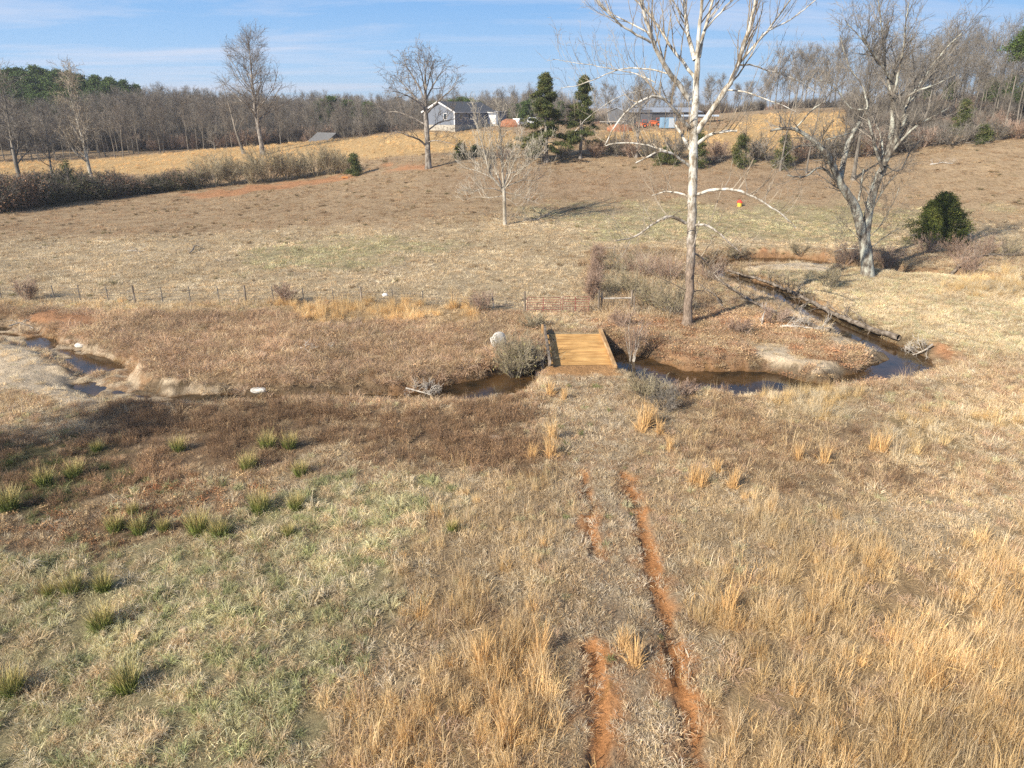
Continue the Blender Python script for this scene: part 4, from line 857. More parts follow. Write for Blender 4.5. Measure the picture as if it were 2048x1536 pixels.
# evergreens
def leafset(rng, C, n, spread, size):
    """n little faces around the centres C"""
    k = rng.integers(0, len(C), n); p = C[k] + rng.normal(0, 1, (n, 3)) * spread
    u = rng.normal(0, 1, (n, 3)); u /= np.linalg.norm(u, axis=1)[:, None]; w = rng.normal(0, 1, (n, 3)); w -= u * (u * w).sum(1)[:, None]; w /= np.linalg.norm(w, axis=1)[:, None]
    s = (size * (.6 + .8 * rng.random(n)))[:, None]; V = np.stack([p - u * s, p + w * s * .45, p + u * s, p - w * s * .45], 1).reshape(-1, 3)
    b = (np.arange(n) * 4)[:, None]; F = b + np.array([[0, 1, 2, 3]]); v = .6 + .8 * rng.random(n)
    return V, F, np.repeat(np.stack([v * 1.02, v, v * .95], 1), 4, 0)
def evergreen(name, label, cat, loc, seed, h, prof, nb, nleaf, spread, size, mf, mt=M_oak, h0=.1, gap=.3, group=None, r=.22, droop=-.05, azgap=True, split_trunk=False):
    rng = np.random.default_rng(seed); root = thing(name, label, cat, loc, 0, group); p, rad = straight_trunk(rng, h * .97, r, .01, 8, .02)
    tb = [(p, rad)]; C = []
    if split_trunk: q = p.copy(); q[:, 0] += .5 * np.linspace(.3, 1, len(q)); tb.append((q, rad * .7))
    for i in range(nb):
        f = h0 + (1 - h0) * (i + rng.random()) / nb; R0 = prof(f) * (.55 + .5 * rng.random()); az = rng.random() * 6.28
        if rng.random() < gap * float(fbm(np.array([az * 2]), np.array([f * 9]), 1.5, seed % 50)[0]) * 2: continue
        o = np.array([np.interp(f * h, p[:, 2], p[:, j]) for j in range(2)] + [f * h]); d = np.array([math.cos(az), math.sin(az), droop + .25 * f])
        L = limb(rng, o, d, R0, 4, .08, droop * .3); tb.append((L, np.linspace(max(.02, R0 * .02), .01, 5)))
        for t_ in (.45, .65, .85, 1.0):
            if t_ * R0 > .25: C.append(L[0] + (L[-1] - L[0]) * t_ + rng.normal(0, spread * .6, 3))
    big, small = [t_ for t_ in tb if len(t_[0]) > 5], [t_ for t_ in tb if len(t_[0]) <= 5]
    V1, F1 = tubes_np([a for a, _ in big], [b for _, b in big], 8); V2, F2 = tubes_np([a for a, _ in small], [b for _, b in small], 4)
    link('trunk', mesh_np(name + '_trunk', np.concatenate([V1, V2]), np.concatenate([F1, F2 + len(V1)]), mt, smooth=True), root)
    V, F, c = leafset(rng, np.array(C), nleaf, np.array([spread, spread, spread * .6]), size)
    link('crown', mesh_np(name + '_crown', V, F, mf, c, attr='bv'), root); return root
cone = lambda w: (lambda f: w * (1 - f) ** .8 + .15)
def ced(f): return 8.2 * (1 - f) ** 1.05 * (.55 + .45 * math.sin(f * 14 + 1) ** 2) + .35
b, h = place(1092, 127.5, 146); evergreen('cedar_tree', 'larger of the two ragged dark cedars on the fence row right of the house', 'cedar', b, 51, h, ced, 190, 66000, .30, .115, M_cedar, h0=.12, gap=.5, r=.42)
b, h = place(1160, 129, 154); evergreen('cedar_tree', 'narrower pointed cedar with a bare lower trunk right of the larger cedar', 'cedar', b, 52, h, lambda f: 5.8 * (1 - f) ** 1.0 * (.65 + .35 * math.sin(f * 17) ** 2) + .3, 140, 46000, .28, .11, M_cedar, h0=.2, gap=.4, r=.25, split_trunk=True)
for i, (px, z, yt, w, lb) in enumerate([(921, 132, 284, 1.2, 'small dark cedar left of the far fence brace post'), (951, 134, 290, 1.1, 'small thin cedar right of the far fence brace post'), (711, 130, 305, 1.3, 'small dark green cedar at the right end of the hedge'),
        (139, 121, 318, 1.4, 'small dark cedar in the brush at the far left field edge'), (1395, 121, 255, 2.0, 'dull green cedar on the fence row behind the sycamore trunk'), (1480, 121, 265, 2.2, 'dull cedar on the fence row right of the sycamore'), (1565, 119, 270, 2.0, 'spreading dull cedar in front of the golden hillside'),
        (1965, 118, 250, 1.4, 'low bright green bush under the right wood'), (1920, 128, 196, 2.2, 'yellowish green cedar inside the right wood'), (1330, 123, 296, 2.4, 'low dark evergreen in the fence row left of the sycamore trunk')]):
    b, h = place(px, z, yt); evergreen('small_cedar', lb, 'cedar', b, 60 + i, h, cone(w), 60, 6000, .28, .11, M_cedar, h0=.04, gap=.2, r=.09)
b = G(1872, 486); h = place(1872, depth(b), 388)[1]
evergreen('round_cedar_bush', 'big round dark green cedar bush on the creek bank at the right', 'bush', b, 71, h, lambda f: 3.9 * (1 - max(f - .18, 0) ** 1.35 * 1.26) * (.75 + .25 * min(f / .25, 1)) * (.94 + .07 * math.sin(f * 19)), 280, 62000, .25, .085, M_bush, h0=.05, gap=.08, r=.2)
b, h = place(2008, 130, 62); evergreen('tall_pine', 'tall thin pine with green tufts only at its top at the right edge', 'pine', b, 72, h, lambda f: (2.4 * math.sin(min(1, (f - .70) / .3) * 2.6) + .5) if f > .7 else .4, 46, 5200, .45, .16, M_pine, M_twig, h0=.72, gap=.5, r=.16)
LBP = 'dark green pine on the wooded ridge at the far left'; GRPP = 'pines on the far left ridge'
def pine_t(seed, lab, grp): return evergreen('pine_tree', lab, 'pine', (0, 0, -500), seed, 17, lambda f: 3.6 * math.sin(min(1, max(0, (f - .38) / .62)) * 2.5 + .45) + .3, 84, 7600, .6, .27, M_pine, M_oak, h0=.4, gap=.3, group=grp, r=.2)
P1 = [(pine_t(200 + i, LBP, GRPP), 17.3) for i in range(3)]
spp = []
ptops = [(-150, 132), (0, 124), (130, 125), (200, 140), (260, 154), (330, 172)]
for row, (z, dy) in enumerate(((258, 0), (250, 8), (242, 18), (234, 32), (226, 50))):
    for i in range(20):
        px = -130 + (430 - row * 25) * (i + rnd.random()) / 20; spp.append((px, z + rnd.uniform(-3, 3), interp(px, ptops) + dy + rnd.uniform(0, 14)))
wood(LBP, GRPP, P1, spp, band=('left', 'far left ridge pine', [(238, 'lowest rows'), (254, 'middle rows'), (999, 'on top')]))
LBP2 = 'small dark pine in the tree line behind the grey house'; GRPP2 = 'pines of the tree line behind the house'
P2 = [(pine_t(210, LBP2, GRPP2), 17.3)]
wood(LBP2, GRPP2, P2, [(x, rnd.uniform(228, 245), y) for x, y in ((648, 196), (668, 188), (700, 196), (740, 200), (905, 196), (925, 190), (940, 194), (960, 200), (1030, 205), (1048, 200), (1060, 196), (870, 200), (1120, 200))], band=('house', 'small distant pine', [(999, '')]))
LBP3 = 'dark pine standing inside the right hand wood'; GRPP3 = 'pines of the right hand wood'
P3 = [(pine_t(220, LBP3, GRPP3), 17.3)]
wood(LBP3, GRPP3, P3, [(x, z, y) for x, y, z in ((1975, 150, 160), (2005, 145, 165), (2030, 160, 155), (2060, 150, 150), (1890, 160, 175), (1850, 170, 178))], band=('right', 'dark pine inside the right wood', [(152, 'nearer one'), (999, 'farther one')]))
# far wood behind everything (one mass)
def merged(root):
    Vs, Fs, o = [], [], 0
    for c in root.children:
        me = c.data; v = np.empty(len(me.vertices) * 3, np.float32); me.vertices.foreach_get('co', v); f = np.empty(len(me.polygons) * 4, np.int32); me.polygons.foreach_get('vertices', f); Vs.append(v.reshape(-1, 3)); Fs.append(f.reshape(-1, 4) + o); o += len(me.vertices)
    return mesh_np('far_tree', np.concatenate(Vs), np.concatenate(Fs), M_twig)
FT = [bpy.data.objects.new('far_tree', merged(T1[i][0])) for i in (0, 1)] + [bpy.data.objects.new('far_tree', merged(T2[0][0]))]
N = 1700; px = R.uniform(-500, 2600, N); px = px[(px < 1120) | (px > 1750)]; N = len(px); zz_ = R.uniform(262, 620, N); X = (px - 1024) / FPX * zz_; Y = (zz_ - 5 * sp) / cp; Zg = hground(X, Y); s = R.uniform(.6, .9, N)
scatter('distant_wood', 'far off bare wood closing the horizon', FT, np.c_[X, Y, Zg - .3], np.c_[np.zeros(N), np.zeros(N), R.random(N) * 6.28], np.c_[s, s, s], np.ones((N, 3)))

# ------------------------------------------------------------------ timber bridge
def wood_mat(name, a, b, c, axis=(1, 12, 3)):
    t = NT(name); o = t.new('ShaderNodeTexCoord').outputs['Object']; mp = t.new('ShaderNodeMapping'); mp.inputs['Scale'].default_value = axis; t.link(o, mp.inputs[0])
    x = t.ramp(t.noise(1.3, 6, mp.outputs[0], .65), [(.39, a), (.5, b), (.63, c)]); y = t.ramp(t.noise(.9, 4, o), [(.3, (.72, .7, .68)), (.7, (1.15, 1.15, 1.15))])
    t.link(t.mix(1, x, y, 'MULTIPLY'), t.p.inputs['Base Color']); t.p.inputs['Roughness'].default_value = .85; t.p.inputs['Specular IOR Level'].default_value = .15
    t.bump(t.noise(3, 5, mp.outputs[0]), .5, .02); return t.m
M_deck = wood_mat('clay_stained_planks', (.36, .19, .07), (.58, .34, .125), (.66, .43, .175), (.35, 7, 1)); M_beam = wood_mat('treated_timber', (.34, .20, .09), (.46, .29, .14), (.55, .38, .21), (6, .6, 4))
M_old = wood_mat('weathered_post', (.12, .10, .08), (.22, .18, .14), (.36, .31, .25), (4, 4, .6)); M_pale = wood_mat('pale_dead_wood', (.30, .27, .23), (.46, .42, .36), (.60, .56, .50), (3, 3, 1)); M_log = wood_mat('fallen_log_wood', (.10, .08, .06), (.20, .165, .13), (.34, .30, .25), (2, 2, 2))
M_rust = simple('rusted_steel', (.20, .10, .06), .8, .4); M_gate = simple('red_gate_paint', (.24, .075, .06), .55, .35, 3); M_steel = simple('fence_wire', (.18, .17, .16), .5, .3, metal=.6); M_black = simple('black_iron', (.025, .022, .02), .6)
DZ = .16; X0, X1, Y0, Y1 = 2.35, 6.62, 42.0, 49.9
br = thing('timber_bridge', 'clay stained plank bridge crossing the narrow creek below the red gates', 'bridge', (4.5, 46, 0))
def loc4(x, y, z): return (x - 4.5, y - 46, z)
m = MB(); rr = random.Random(3); y = Y0
while y < Y1 - .1:
    w = .225 + rr.uniform(-.01, .01); e = rr.uniform(-.04, .04)
    m.box(loc4((X0 + X1) / 2 + e, y + w / 2, DZ - .04 + rr.uniform(-.008, .008)), (X1 - X0 + rr.uniform(-.06, .06), w - .03, .08), ry=rr.uniform(-.003, .003), bev=.008); y += w
m.build('deck', M_deck, br)
m = MB(); m.box(loc4(X1 - .14, 45.95, DZ + .14), (.26, 7.9, .24), bev=.03); m.build('kerb_beam', M_beam, br)
m = MB(); m.box(loc4(X0 + .02, 45.9, DZ + .42), (.16, 8.0, .30), bev=.02); m.build('side_rail', M_old, br)
for k in range(6):
    m = MB(); m.box(loc4(X0 + .02, 42.5 + k * 1.35, DZ + .13), (.15, .30 + .1 * (k % 2), .26), bev=.01); m.build('rail_block', M_old, br)
for gxx in (2.7, 3.9, 5.1, 6.3):
    m = MB(); m.box(loc4(gxx, 46, DZ - .29), (.2, 7.6, .40)); m.build('girder', M_old, br)
for yy in (42.35, 49.6):
    m = MB()
    for k in range(5): m.box(loc4(4.5, yy + (.02 if k % 2 else 0), DZ - .62 - k * .25), (5.0, .3, .24), bev=.015)
    m.build('abutment', M_old, br)
m = MB(); m.box(loc4(2.0, 43.9, -.25), (.2, .2, 1.15), bev=.01); m.build('post', M_pale, br)
m = MB(); m.box(loc4(1.95, 43.9, .36), (.5, .4, .05), ry=.08); m.build('bearing_plate', M_rust, br)
m = MB(); m.box(loc4(2.2, 49.5, .28), (.16, .16, 1.1), rx=.05, bev=.01); m.build('post', M_beam, br)
p0, p1 = PH(1094, 669, DZ + .75), PH(1106, 687, DZ + .03)
m = MB(); m.tube([np.array([2.52, 49.3, DZ + .1]), np.array([2.75, 48.5, DZ + .12]), np.array([3.0, 47.6, DZ + .03])], .03, 6); tag(m.build('iron_bar', M_black), 'thin black iron bar lying at the far left corner of the bridge deck', 'bar')

# ------------------------------------------------------------------ gates
def gate(px0, px1, pyb, label, h=1.3):
    a, b = PH(px0, pyb, .02), PH(px1, pyb, .02); L = float(np.linalg.norm(b - a)); rz = math.atan2(b[1] - a[1], b[0] - a[0])
    g = thing('farm_gate', label, 'gate', (a[0], a[1], gz(a[0], a[1])), rz, 'red tube gates at the bridge')
    m = MB(); r = .028
    m.tube([(0, 0, .12), (0, 0, h - .1), (.1, 0, h), (L - .1, 0, h), (L, 0, h - .1), (L, 0, .12), (0, 0, .12)], r, 6, False); m.build('frame', M_gate, g)
    for i in range(5):
        m = MB(); z = .12 + (h - .12) * (i + .85) / 6 * 1.02; m.tube([(0, 0, z), (L, 0, z)], r * .75, 6); m.build('rail', M_gate, g)
    for f in (.48,): m = MB(); m.box((L * f, 0, h / 2 + .06), (.06, .05, h - .1)); m.build('stile', M_gate, g)
    return g
gate(1054, 1121, 627, 'longer left hand red tube gate hung on the dark post')
gate(1125, 1177, 627, 'shorter right hand red tube gate half hidden by reddish weeds')
# ------------------------------------------------------------------ near wire fence
def post(m, x, y, h, r, k=7, lean=(0, 0)):
    g = gz(x, y); m.tube([(x, y, g - .3), (x + lean[0] * h, y + lean[1] * h, g + h)], [r, r * .92], k)
fx0 = PH(500, 605, 0)
fence = thing('wire_fence', 'long low wire fence of thin steel posts left of the red gates', 'fence', (float(fx0[0]), float(fx0[1]), 0)); FL = Vector(fence.location)
TP = [(-190, 594, 0), (-135, 594, 0), (-85, 595, 0), (-40, 596, 0), (3, 597, 0), (58, 598, 0), (110, 600, 0), (161, 600, 0), (217, 601, 0), (270, 603, 1), (325, 603, 0), (381, 604, 0), (439, 604, 0), (493, 605, 1), (548, 605, 0), (608, 606, 0), (668, 608, 0), (724, 606, 1), (785, 609, 0), (846, 611, 0), (906, 614, 0), (988, 617, 2), (1050, 627, 3)]
tops_ = []
def fence_run(root, TP, FL, h0=1.15, names=('steel_post', 'wooden_post')):
    tops = []
    for px, py, kd in TP:
        p = PH(px, py, 0.0); g = gz(p[0], p[1]); m = MB(); ln = (rnd.uniform(-.04, .04), rnd.uniform(-.03, .03)) if kd != 2 else (-.12, 0)
        h, r = {0: (h0 + .15, .048), 1: (h0 + .3, .085), 2: (1.25, .085), 3: (1.75, .10)}[kd]
        o = (p[0] - FL.x, p[1] - FL.y); m.tube([(o[0], o[1], g - .3 - FL.z), (o[0] + ln[0] * h, o[1] + ln[1] * h, g + h - FL.z)], [r, r * .9], 6 if kd else 5)
        m.build(names[0] if kd == 0 else names[1], M_steel if kd == 0 else (M_pale if kd == 2 else M_old), root); tops.append((o[0], o[1], g, ln))
    for hw in (.25, .5, .75, 1.0):
        m = MB(); pts = [(x + l[0] * hw, y + l[1] * hw, g + hw - FL.z) for x, y, g, l in tops]; m.tube(pts, .011, 3, False); m.build('wire', M_steel, root)
fence_run(fence, TP, FL)
m = MB(); p = PH(988, 612, .95); q = PH(1050, 612, .9); m.tube([(p[0] - FL.x, p[1] - FL.y, 1.0), (q[0] - FL.x - .9, q[1] - FL.y, .95)], .05, 6); m.build('brace_rail', M_old, fence)
f2 = PH(1230, 622, 0); fence2 = thing('brace_fence', 'short braced wooden fence section between the right gate and the big sycamore', 'fence', (float(f2[0]), float(f2[1]), 0)); FL2 = Vector(fence2.location)
fence_run(fence2, [(1197, 624, 3), (1203, 622, 1), (1261, 622, 3), (1268, 628, 1)], FL2)
m = MB(); a, b = PH(1203, 622, 0), PH(1261, 622, 0); m.tube([(a[0] - FL2.x, a[1] - FL2.y, 1.05), (b[0] - FL2.x, b[1] - FL2.y, 1.1)], .06, 6); m.build('brace_rail', M_pale, fence2)
f3 = G(1200, 540); fence3 = thing('wire_fence', 'overgrown wire fence running away from the gates to an H brace in the pasture', 'fence', (float(f3[0]), float(f3[1]), 0)); FL3 = Vector(fence3.location)
for i, (px, py) in enumerate([(1199, 600), (1197, 575), (1195, 552), (1193, 535), (1191, 520), (1228, 521)]):
    p = G(px, py); mm = MB(); big = i >= 4; mm.tube([(p[0] - FL3.x, p[1] - FL3.y, p[2] - .3), (p[0] - FL3.x, p[1] - FL3.y, p[2] + (1.6 if big else 1.2))], .08 if big else .03, 6); mm.build('wooden_post' if big else 'steel_post', M_old if big else M_steel, fence3)
a, b = G(1191, 520), G(1228, 521); m = MB(); m.tube([(a[0] - FL3.x, a[1] - FL3.y, a[2] + 1.35), (b[0] - FL3.x, b[1] - FL3.y, b[2] + 1.35)], .05, 6); m.build('brace_rail', M_old, fence3)
f4 = G(950, 322); fence4 = thing('wire_fence', 'far thin wire fence with a brace between the oak and the cedars', 'fence', (float(f4[0]), float(f4[1]), float(f4[2]))); FL4 = Vector(fence4.location); tp = []
for i, px in enumerate([735, 765, 795, 825, 880, 897, 916, 938, 965, 990, 1015, 1045, 1070]):
    p = G(px, interp(px, [(735, 330), (860, 322), (950, 320), (1070, 317)])); big = px in (916, 938, 1045); mm = MB(); mm.tube([(p[0] - FL4.x, p[1] - FL4.y, p[2] - FL4.z - .3), (p[0] - FL4.x, p[1] - FL4.y, p[2] - FL4.z + 1.3)], .09 if big else .035, 5); mm.build('wooden_post' if big else 'steel_post', M_old, fence4); tp.append((p[0] - FL4.x, p[1] - FL4.y, p[2] - FL4.z))
for hw in (.4, .75, 1.1): m = MB(); m.tube([(x, y, z + hw) for x, y, z in tp], .01, 3, False); m.build('wire', M_steel, fence4)
m = MB(); m.tube([(tp[6][0], tp[6][1], tp[6][2] + 1.15), (tp[7][0], tp[7][1], tp[7][2] + 1.15)], .06, 5); m.build('brace_rail', M_old, fence4)

# ------------------------------------------------------------------ shrubs
def shrub(name, label, cat, loc, seed, h, w, mt, mc, nst=16, n=(9, 6), group=None, rmin=.014, leaves=0, mleaf=None, trop=.05, up=.6):
    rng = np.random.default_rng(seed); out = []
    S = dict(n=[0, n[0], n[1]], t=[(0, 1), (.2, 1), (.2, 1)], ang=[0, 38, 40], len=[0, h * .42, h * .2], tap=[0, .3, .3], rr=[0, .6, .6], rmin=rmin, seg=[0, 3, 2], wob=[0, .16, .2], trop=[0, .06, .02], sup=[0, .5, .2])
    C = []
    for i in range(nst):
        az = rng.random() * 6.28; q = np.array([math.cos(az), math.sin(az), 0]); d = q * (w / h) * (.25 + .75 * rng.random()) * .55 + np.array([0, 0, up]); L = h * (.65 + .4 * rng.random())
        P = limb(rng, q * w * .12 * rng.random() - np.array([0, 0, .1]), d, L, 5, .12, trop); r = np.linspace(.012 * h, rmin, 6); out.append((1, P, r)); spawn(rng, out, P, r, 1, S); C += [P[j] + rng.normal(0, .1, 3) for j in (2, 3, 4, 5)]
    root = thing(name, label, cat, loc, 0, group)
    for nm, sel, k in (('stem', lambda l: l == 1, 5), ('crown', lambda l: l > 1, 3)):
        V, F = tubes_np([p for l, p, r in out if sel(l)], [r for l, p, r in out if sel(l)], k); mm = mt if nm == 'stem' else mc
        link(nm, mesh_np(name + '_' + nm, V, F, mm), root)
    if leaves: V, F, c = leafset(rng, np.array(C), leaves, np.array([h * .14, h * .14, h * .12]), h * .028); link('foliage', mesh_np(name + '_foliage', V, F, mleaf, c, attr='bv'), root)
    return root
def put(root, px, pyb, rz=0): p = G(px, pyb); root.location = p; root.rotation_euler[2] = rz; return root
def hpx(p, npx): return npx / FPX * depth(p)
M_dkleaf = foliage('dark_hedge_leaf', (.03, .035, .018), (.055, .06, .028), (.09, .085, .04)); M_olive = foliage('olive_leaf', (.13, .12, .055), (.20, .18, .08), (.27, .24, .12)); M_brleaf = foliage('dead_leaf', (.14, .08, .05), (.22, .13, .08), (.32, .20, .12))
HG = 'shrubs of the long hedge on the left'; hs = [shrub('hedge_shrub', 'x', 'shrub', (0, 0, -500), 300 + i, 5, 6, M_shrub, M_shrub, 22, (10, 6), HG, .019, 120, M_olive) for i in range(3)]
used = set()
for i, (px, pyb, npx, lb) in enumerate([(395, 372, 62, 'hedge shrub at the left end of the pale hedge, above the dark brush'), (430, 368, 72, 'second shrub from the left end of the pale hedge'), (468, 364, 66, 'hedge shrub below the leaning slender tree'), (505, 362, 70, 'hedge shrub left of the tall feathery tree'),
        (540, 359, 74, 'hedge shrub in front of the tall feathery tree'), (572, 355, 66, 'hedge shrub right of the tall feathery tree'), (602, 351, 56, 'hedge shrub in the middle of the thinner right part of the hedge'), (632, 347, 60, 'rounded hedge shrub below the low dark roof'), (662, 344, 58, 'hedge shrub second from the right end of the hedge'), (688, 342, 52, 'last pale hedge shrub beside the small dark green cedar')]):
    p = G(px, pyb + 5); s = hpx(p, npx * (.60 + .28 * ((i * 37) % 10) / 10)) / 5; k = i % 3
    if k not in used: used.add(k); o = hs[k]; o.location = p; o.scale = (s, s, s); o['label'] = lb
    else: dup(hs[k], p, rnd.random() * 6, s, lb, HG)
DG = 'dark brush clumps along the far left field edge'; ds = [shrub('dark_brush', 'x', 'shrub', (0, 0, -500), 310 + i, 4, 7, M_twig2, (M_twig2, M_red)[i % 2], 26, (8, 6), DG, .02, 7000, (M_dkleaf, M_dkleaf, M_brleaf)[i]) for i in range(3)]
used = set(); pos = [(-130, 428, 80), (-70, 425, 85), (-15, 422, 78), (30, 418, 70), (62, 413, 66), (98, 408, 70), (132, 403, 64), (165, 400, 58), (200, 397, 62), (235, 393, 52), (268, 389, 48), (300, 385, 44), (335, 382, 42), (368, 379, 44), (20, 395, 60), (85, 388, 50), (150, 382, 46), (225, 376, 38)]
WH = ['at the far left frame edge', 'just right of the frame edge', 'below the bushy edge tree', 'left of the low crowned tree', 'below the low crowned tree', 'left of the small cedar', 'below the small cedar', 'below the pale leaning tree', 'right of the pale leaning tree']
for i, (px, pyb, npx) in enumerate(pos):
    p = G(px, pyb); s = hpx(p, npx * (.72 + .34 * ((i * 53) % 10) / 10)) / 4; k = (0, 1, 0, 2, 1, 0)[i % 6]
    lb = 'dark brush clump ' + ('well outside the left frame edge', 'outside the left frame edge', 'cut by the left frame edge', 'first inside the left frame edge', 'below the trunk of the bushy edge tree', 'left of the low crowned tree trunk', 'right of the low crowned tree trunk', 'below the small dark cedar', 'below the pale leaning tree trunk', 'right of the pale leaning tree trunk', 'in the widest gap between pale tree and hedge', 'left of the middle of the low brush line', 'second before the pale hedge', 'touching the left end of the pale hedge', 'behind the front row at the left frame edge', 'behind the front row by the low crowned tree', 'behind the front row by the small dark cedar', 'behind the front row right of the pale leaning tree')[i]
    if k not in used: used.add(k); o = ds[k]; o.location = p; o.scale = (s, s, s * .9); o['label'] = lb
    else: dup(ds[k], p, rnd.random() * 6, (s, s, s * .9), lb, DG)
FG = 'brushy shrubs along the far fence row'; fr = [shrub('fence_row_shrub', 'x', 'shrub', (0, 0, -500), 320 + i, 2.6, 4, (M_twig, M_red)[i], (M_twig, M_red)[i], 22, (8, 6), FG, .016, 350, (M_olive, M_brleaf)[i]) for i in range(2)]
used = set(); lst = [(968, 322, 20, 'left of the pasture sycamore top'), (1012, 322, 22, 'between the pasture sycamore top and the larger cedar'), (1062, 320, 22, 'at the left foot of the larger cedar'), (1125, 320, 24, 'between the feet of the two large cedars'), (1190, 316, 34, 'right of the narrower cedar'), (1228, 316, 40, 'left of the tree in front of the metal building'), (1262, 317, 36, 'at the foot of the tree in front of the metal building'), (1300, 318, 38, 'below the orange tractors'), (1355, 320, 42, 'left against the sycamore trunk'),
 (1432, 322, 38, 'right of the sycamore trunk behind the pale limbs'), (1515, 323, 44, 'between the two dull cedars'), (1600, 322, 42, 'right of the spreading dull cedar'), (1640, 320, 46, 'below the slim sapling on the golden hillside'), (1690, 318, 50, 'left of the grey trunk behind the twin stem tree'), (1730, 315, 52, 'right of the grey trunk behind the twin stem tree'), (1775, 308, 46, 'seen between the forks of the twin stem tree'), (1845, 297, 40, 'between the two brush piles'), (1950, 285, 34, 'touching the right end of the big brush pile'), (1990, 283, 36, 'below the red car'), (2028, 280, 36, 'at the right frame edge under the wood'), (2075, 278, 40, 'just past the right frame edge')]
for i, (px, pyb, npx, where) in enumerate(lst):
    p = G(px, pyb - 3); s = hpx(p, npx) / 2.6; k = (0, 1, 0, 0, 1)[i % 5]; lb = 'fence row shrub ' + where
    if k not in used: used.add(k); o = fr[k]; o.location = p; o.scale = (s, s, s); o['label'] = lb
    else: dup(fr[k], p, rnd.random() * 6, s, lb, FG)
def sh(px, pyb, npx, w, lb, mt, mc, seed, nm='bare_shrub', **kw):
    p = G(px, pyb); h = hpx(p, npx) / max(.5, math.cos(math.radians(PITCH))); return shrub(nm, lb, 'shrub', p, seed, h, w, mt, mc, **kw)
sh(1030, 757, 80, 2.7, 'dense grey green willow shrub hiding the creek left of the bridge', M_twig, M_shrub, 401, nst=40, n=(8, 5), rmin=.009, leaves=500, mleaf=M_olive)
sh(1068, 745, 60, 1.6, 'small bare shrub leaning on the left bridge rail', M_twig, M_twig, 402, nst=12, n=(6, 4), rmin=.008)
sh(1262, 728, 88, 1.6, 'pale bare sapling shrub beside the right bridge kerb', M_pale, M_red, 403, nst=9, n=(7, 5), rmin=.009, up=.9)
sh(1290, 796, 52, 1.8, 'grey olive bare shrub on the near creek bank right of the bridge', M_twig, M_shrub, 404, nst=26, n=(8, 5), rmin=.008, leaves=200, mleaf=M_olive)
sh(1330, 822, 50, 1.6, 'dark bare shrub below the pool at the near bank', M_twig2, M_twig, 405, nst=18, n=(7, 4), rmin=.008)
for i_, (px_, py_, n_, lb_) in enumerate([(1183, 606, 50, 'tallest reddish weed clump beside the right hand gate'), (1187, 586, 40, 'reddish weed clump second up the overgrown fence from the gate'), (1190, 566, 38, 'reddish weed clump midway along the overgrown fence'), (1192, 546, 36, 'reddish weed clump fourth up the overgrown fence from the gate'), (1194, 528, 34, 'reddish weed clump just below the H brace')]):
    sh(px_, py_, n_, .9, lb_, M_red, M_red, 431 + i_, nst=40, n=(6, 3), rmin=.010, leaves=260, mleaf=M_brleaf, up=1.2)
for i, (px, py, n_, w, c, lb) in enumerate([(1235, 548, 46, 3.5, 0, 'grey bramble shrub right of the H brace in the thicket'), (1285, 555, 50, 4.0, 1, 'reddish bramble shrub in the back of the thicket'), (1335, 565, 52, 3.6, 1, 'reddish bramble shrub touching the sycamore in the thicket'), (1225, 590, 46, 2.8, 0, 'grey bramble shrub above the brace fence'),
        (1265, 592, 50, 3.0, 0, 'grey bramble shrub behind the right brace post'), (1305, 615, 56, 3.6, 0, 'pale bare shrub left of the sycamore base'), (1345, 632, 66, 2.6, 0, 'thin bare shrub against the sycamore base'), (1420, 560, 40, 3, 1, 'low brown shrub on the bank behind the sycamore'),
        (1470, 515, 30, 3, 0, 'twiggy shrub hanging over the upper creek bend'), (1600, 510, 28, 3, 0, 'twiggy shrub on the far clay bank'), (1690, 530, 44, 3.2, 1, 'red brown shrub left of the twin stem tree'), (1775, 540, 46, 3.0, 1, 'red brown shrub right of the twin stem tree'),
        (1850, 505, 34, 3.5, 1, 'brown brush under the round cedar bush'), (1915, 520, 44, 3.5, 1, 'dark brown brush right of the round cedar bush'), (1965, 510, 40, 3.5, 1, 'brown brush two clumps right of the round cedar bush'), (2015, 515, 42, 3.5, 0, 'grey brush at the right frame edge by the creek'), (1935, 555, 46, 3, 1, 'dark tangled brush on the creek bank at the far right'),
        (1480, 668, 34, 2, 1, 'small brown shrub on the leafy bank below the fallen trees'), (1545, 645, 36, 2.6, 1, 'brown tangle beside the fallen dark tree'), (1370, 790, 30, 1.4, 1, 'red stemmed shrub at the near edge of the pool'), (1655, 575, 40, 2.4, 0, 'twiggy shrub beside the long fallen trunk'),
        (1240, 655, 34, 1.8, 1, 'brown shrub at the far right corner of the bridge'), (965, 625, 40, 1.6, 1, 'reddish weed clump between the white post and the golden grass'), (575, 607, 38, 1.4, 1, 'reddish weed clump on the wire fence by a thin post'), (55, 600, 40, 1.6, 1, 'reddish weed clump on the wire fence near the left frame edge'), (1065, 655, 34, 2.4, 0, 'grey green weed clump left of the far bridge end')]):
    sh(px, py, n_, w, lb, (M_twig, M_red)[c], (M_shrub, M_red)[c], 410 + i, nst=18, n=(7, 4), rmin=.011, leaves=160, mleaf=(M_olive, M_brleaf)[c])
UG = [bpy.data.objects.new('undergrowth_bush', merged(x)) for x in (hs[0], fr[1])] if False else None
def merged2(root, mat):
    Vs, Fs, o = [], [], 0
    for c in root.children:
        if c.name.startswith('foliage'): continue
        me = c.data; v = np.empty(len(me.vertices) * 3, np.float32); me.vertices.foreach_get('co', v); f = np.empty(len(me.polygons) * 4, np.int32); me.polygons.foreach_get('vertices', f); Vs.append(v.reshape(-1, 3)); Fs.append(f.reshape(-1, 4) + o); o += len(me.vertices)
    return mesh_np('undergrowth_bush', np.concatenate(Vs), np.concatenate(Fs), mat)
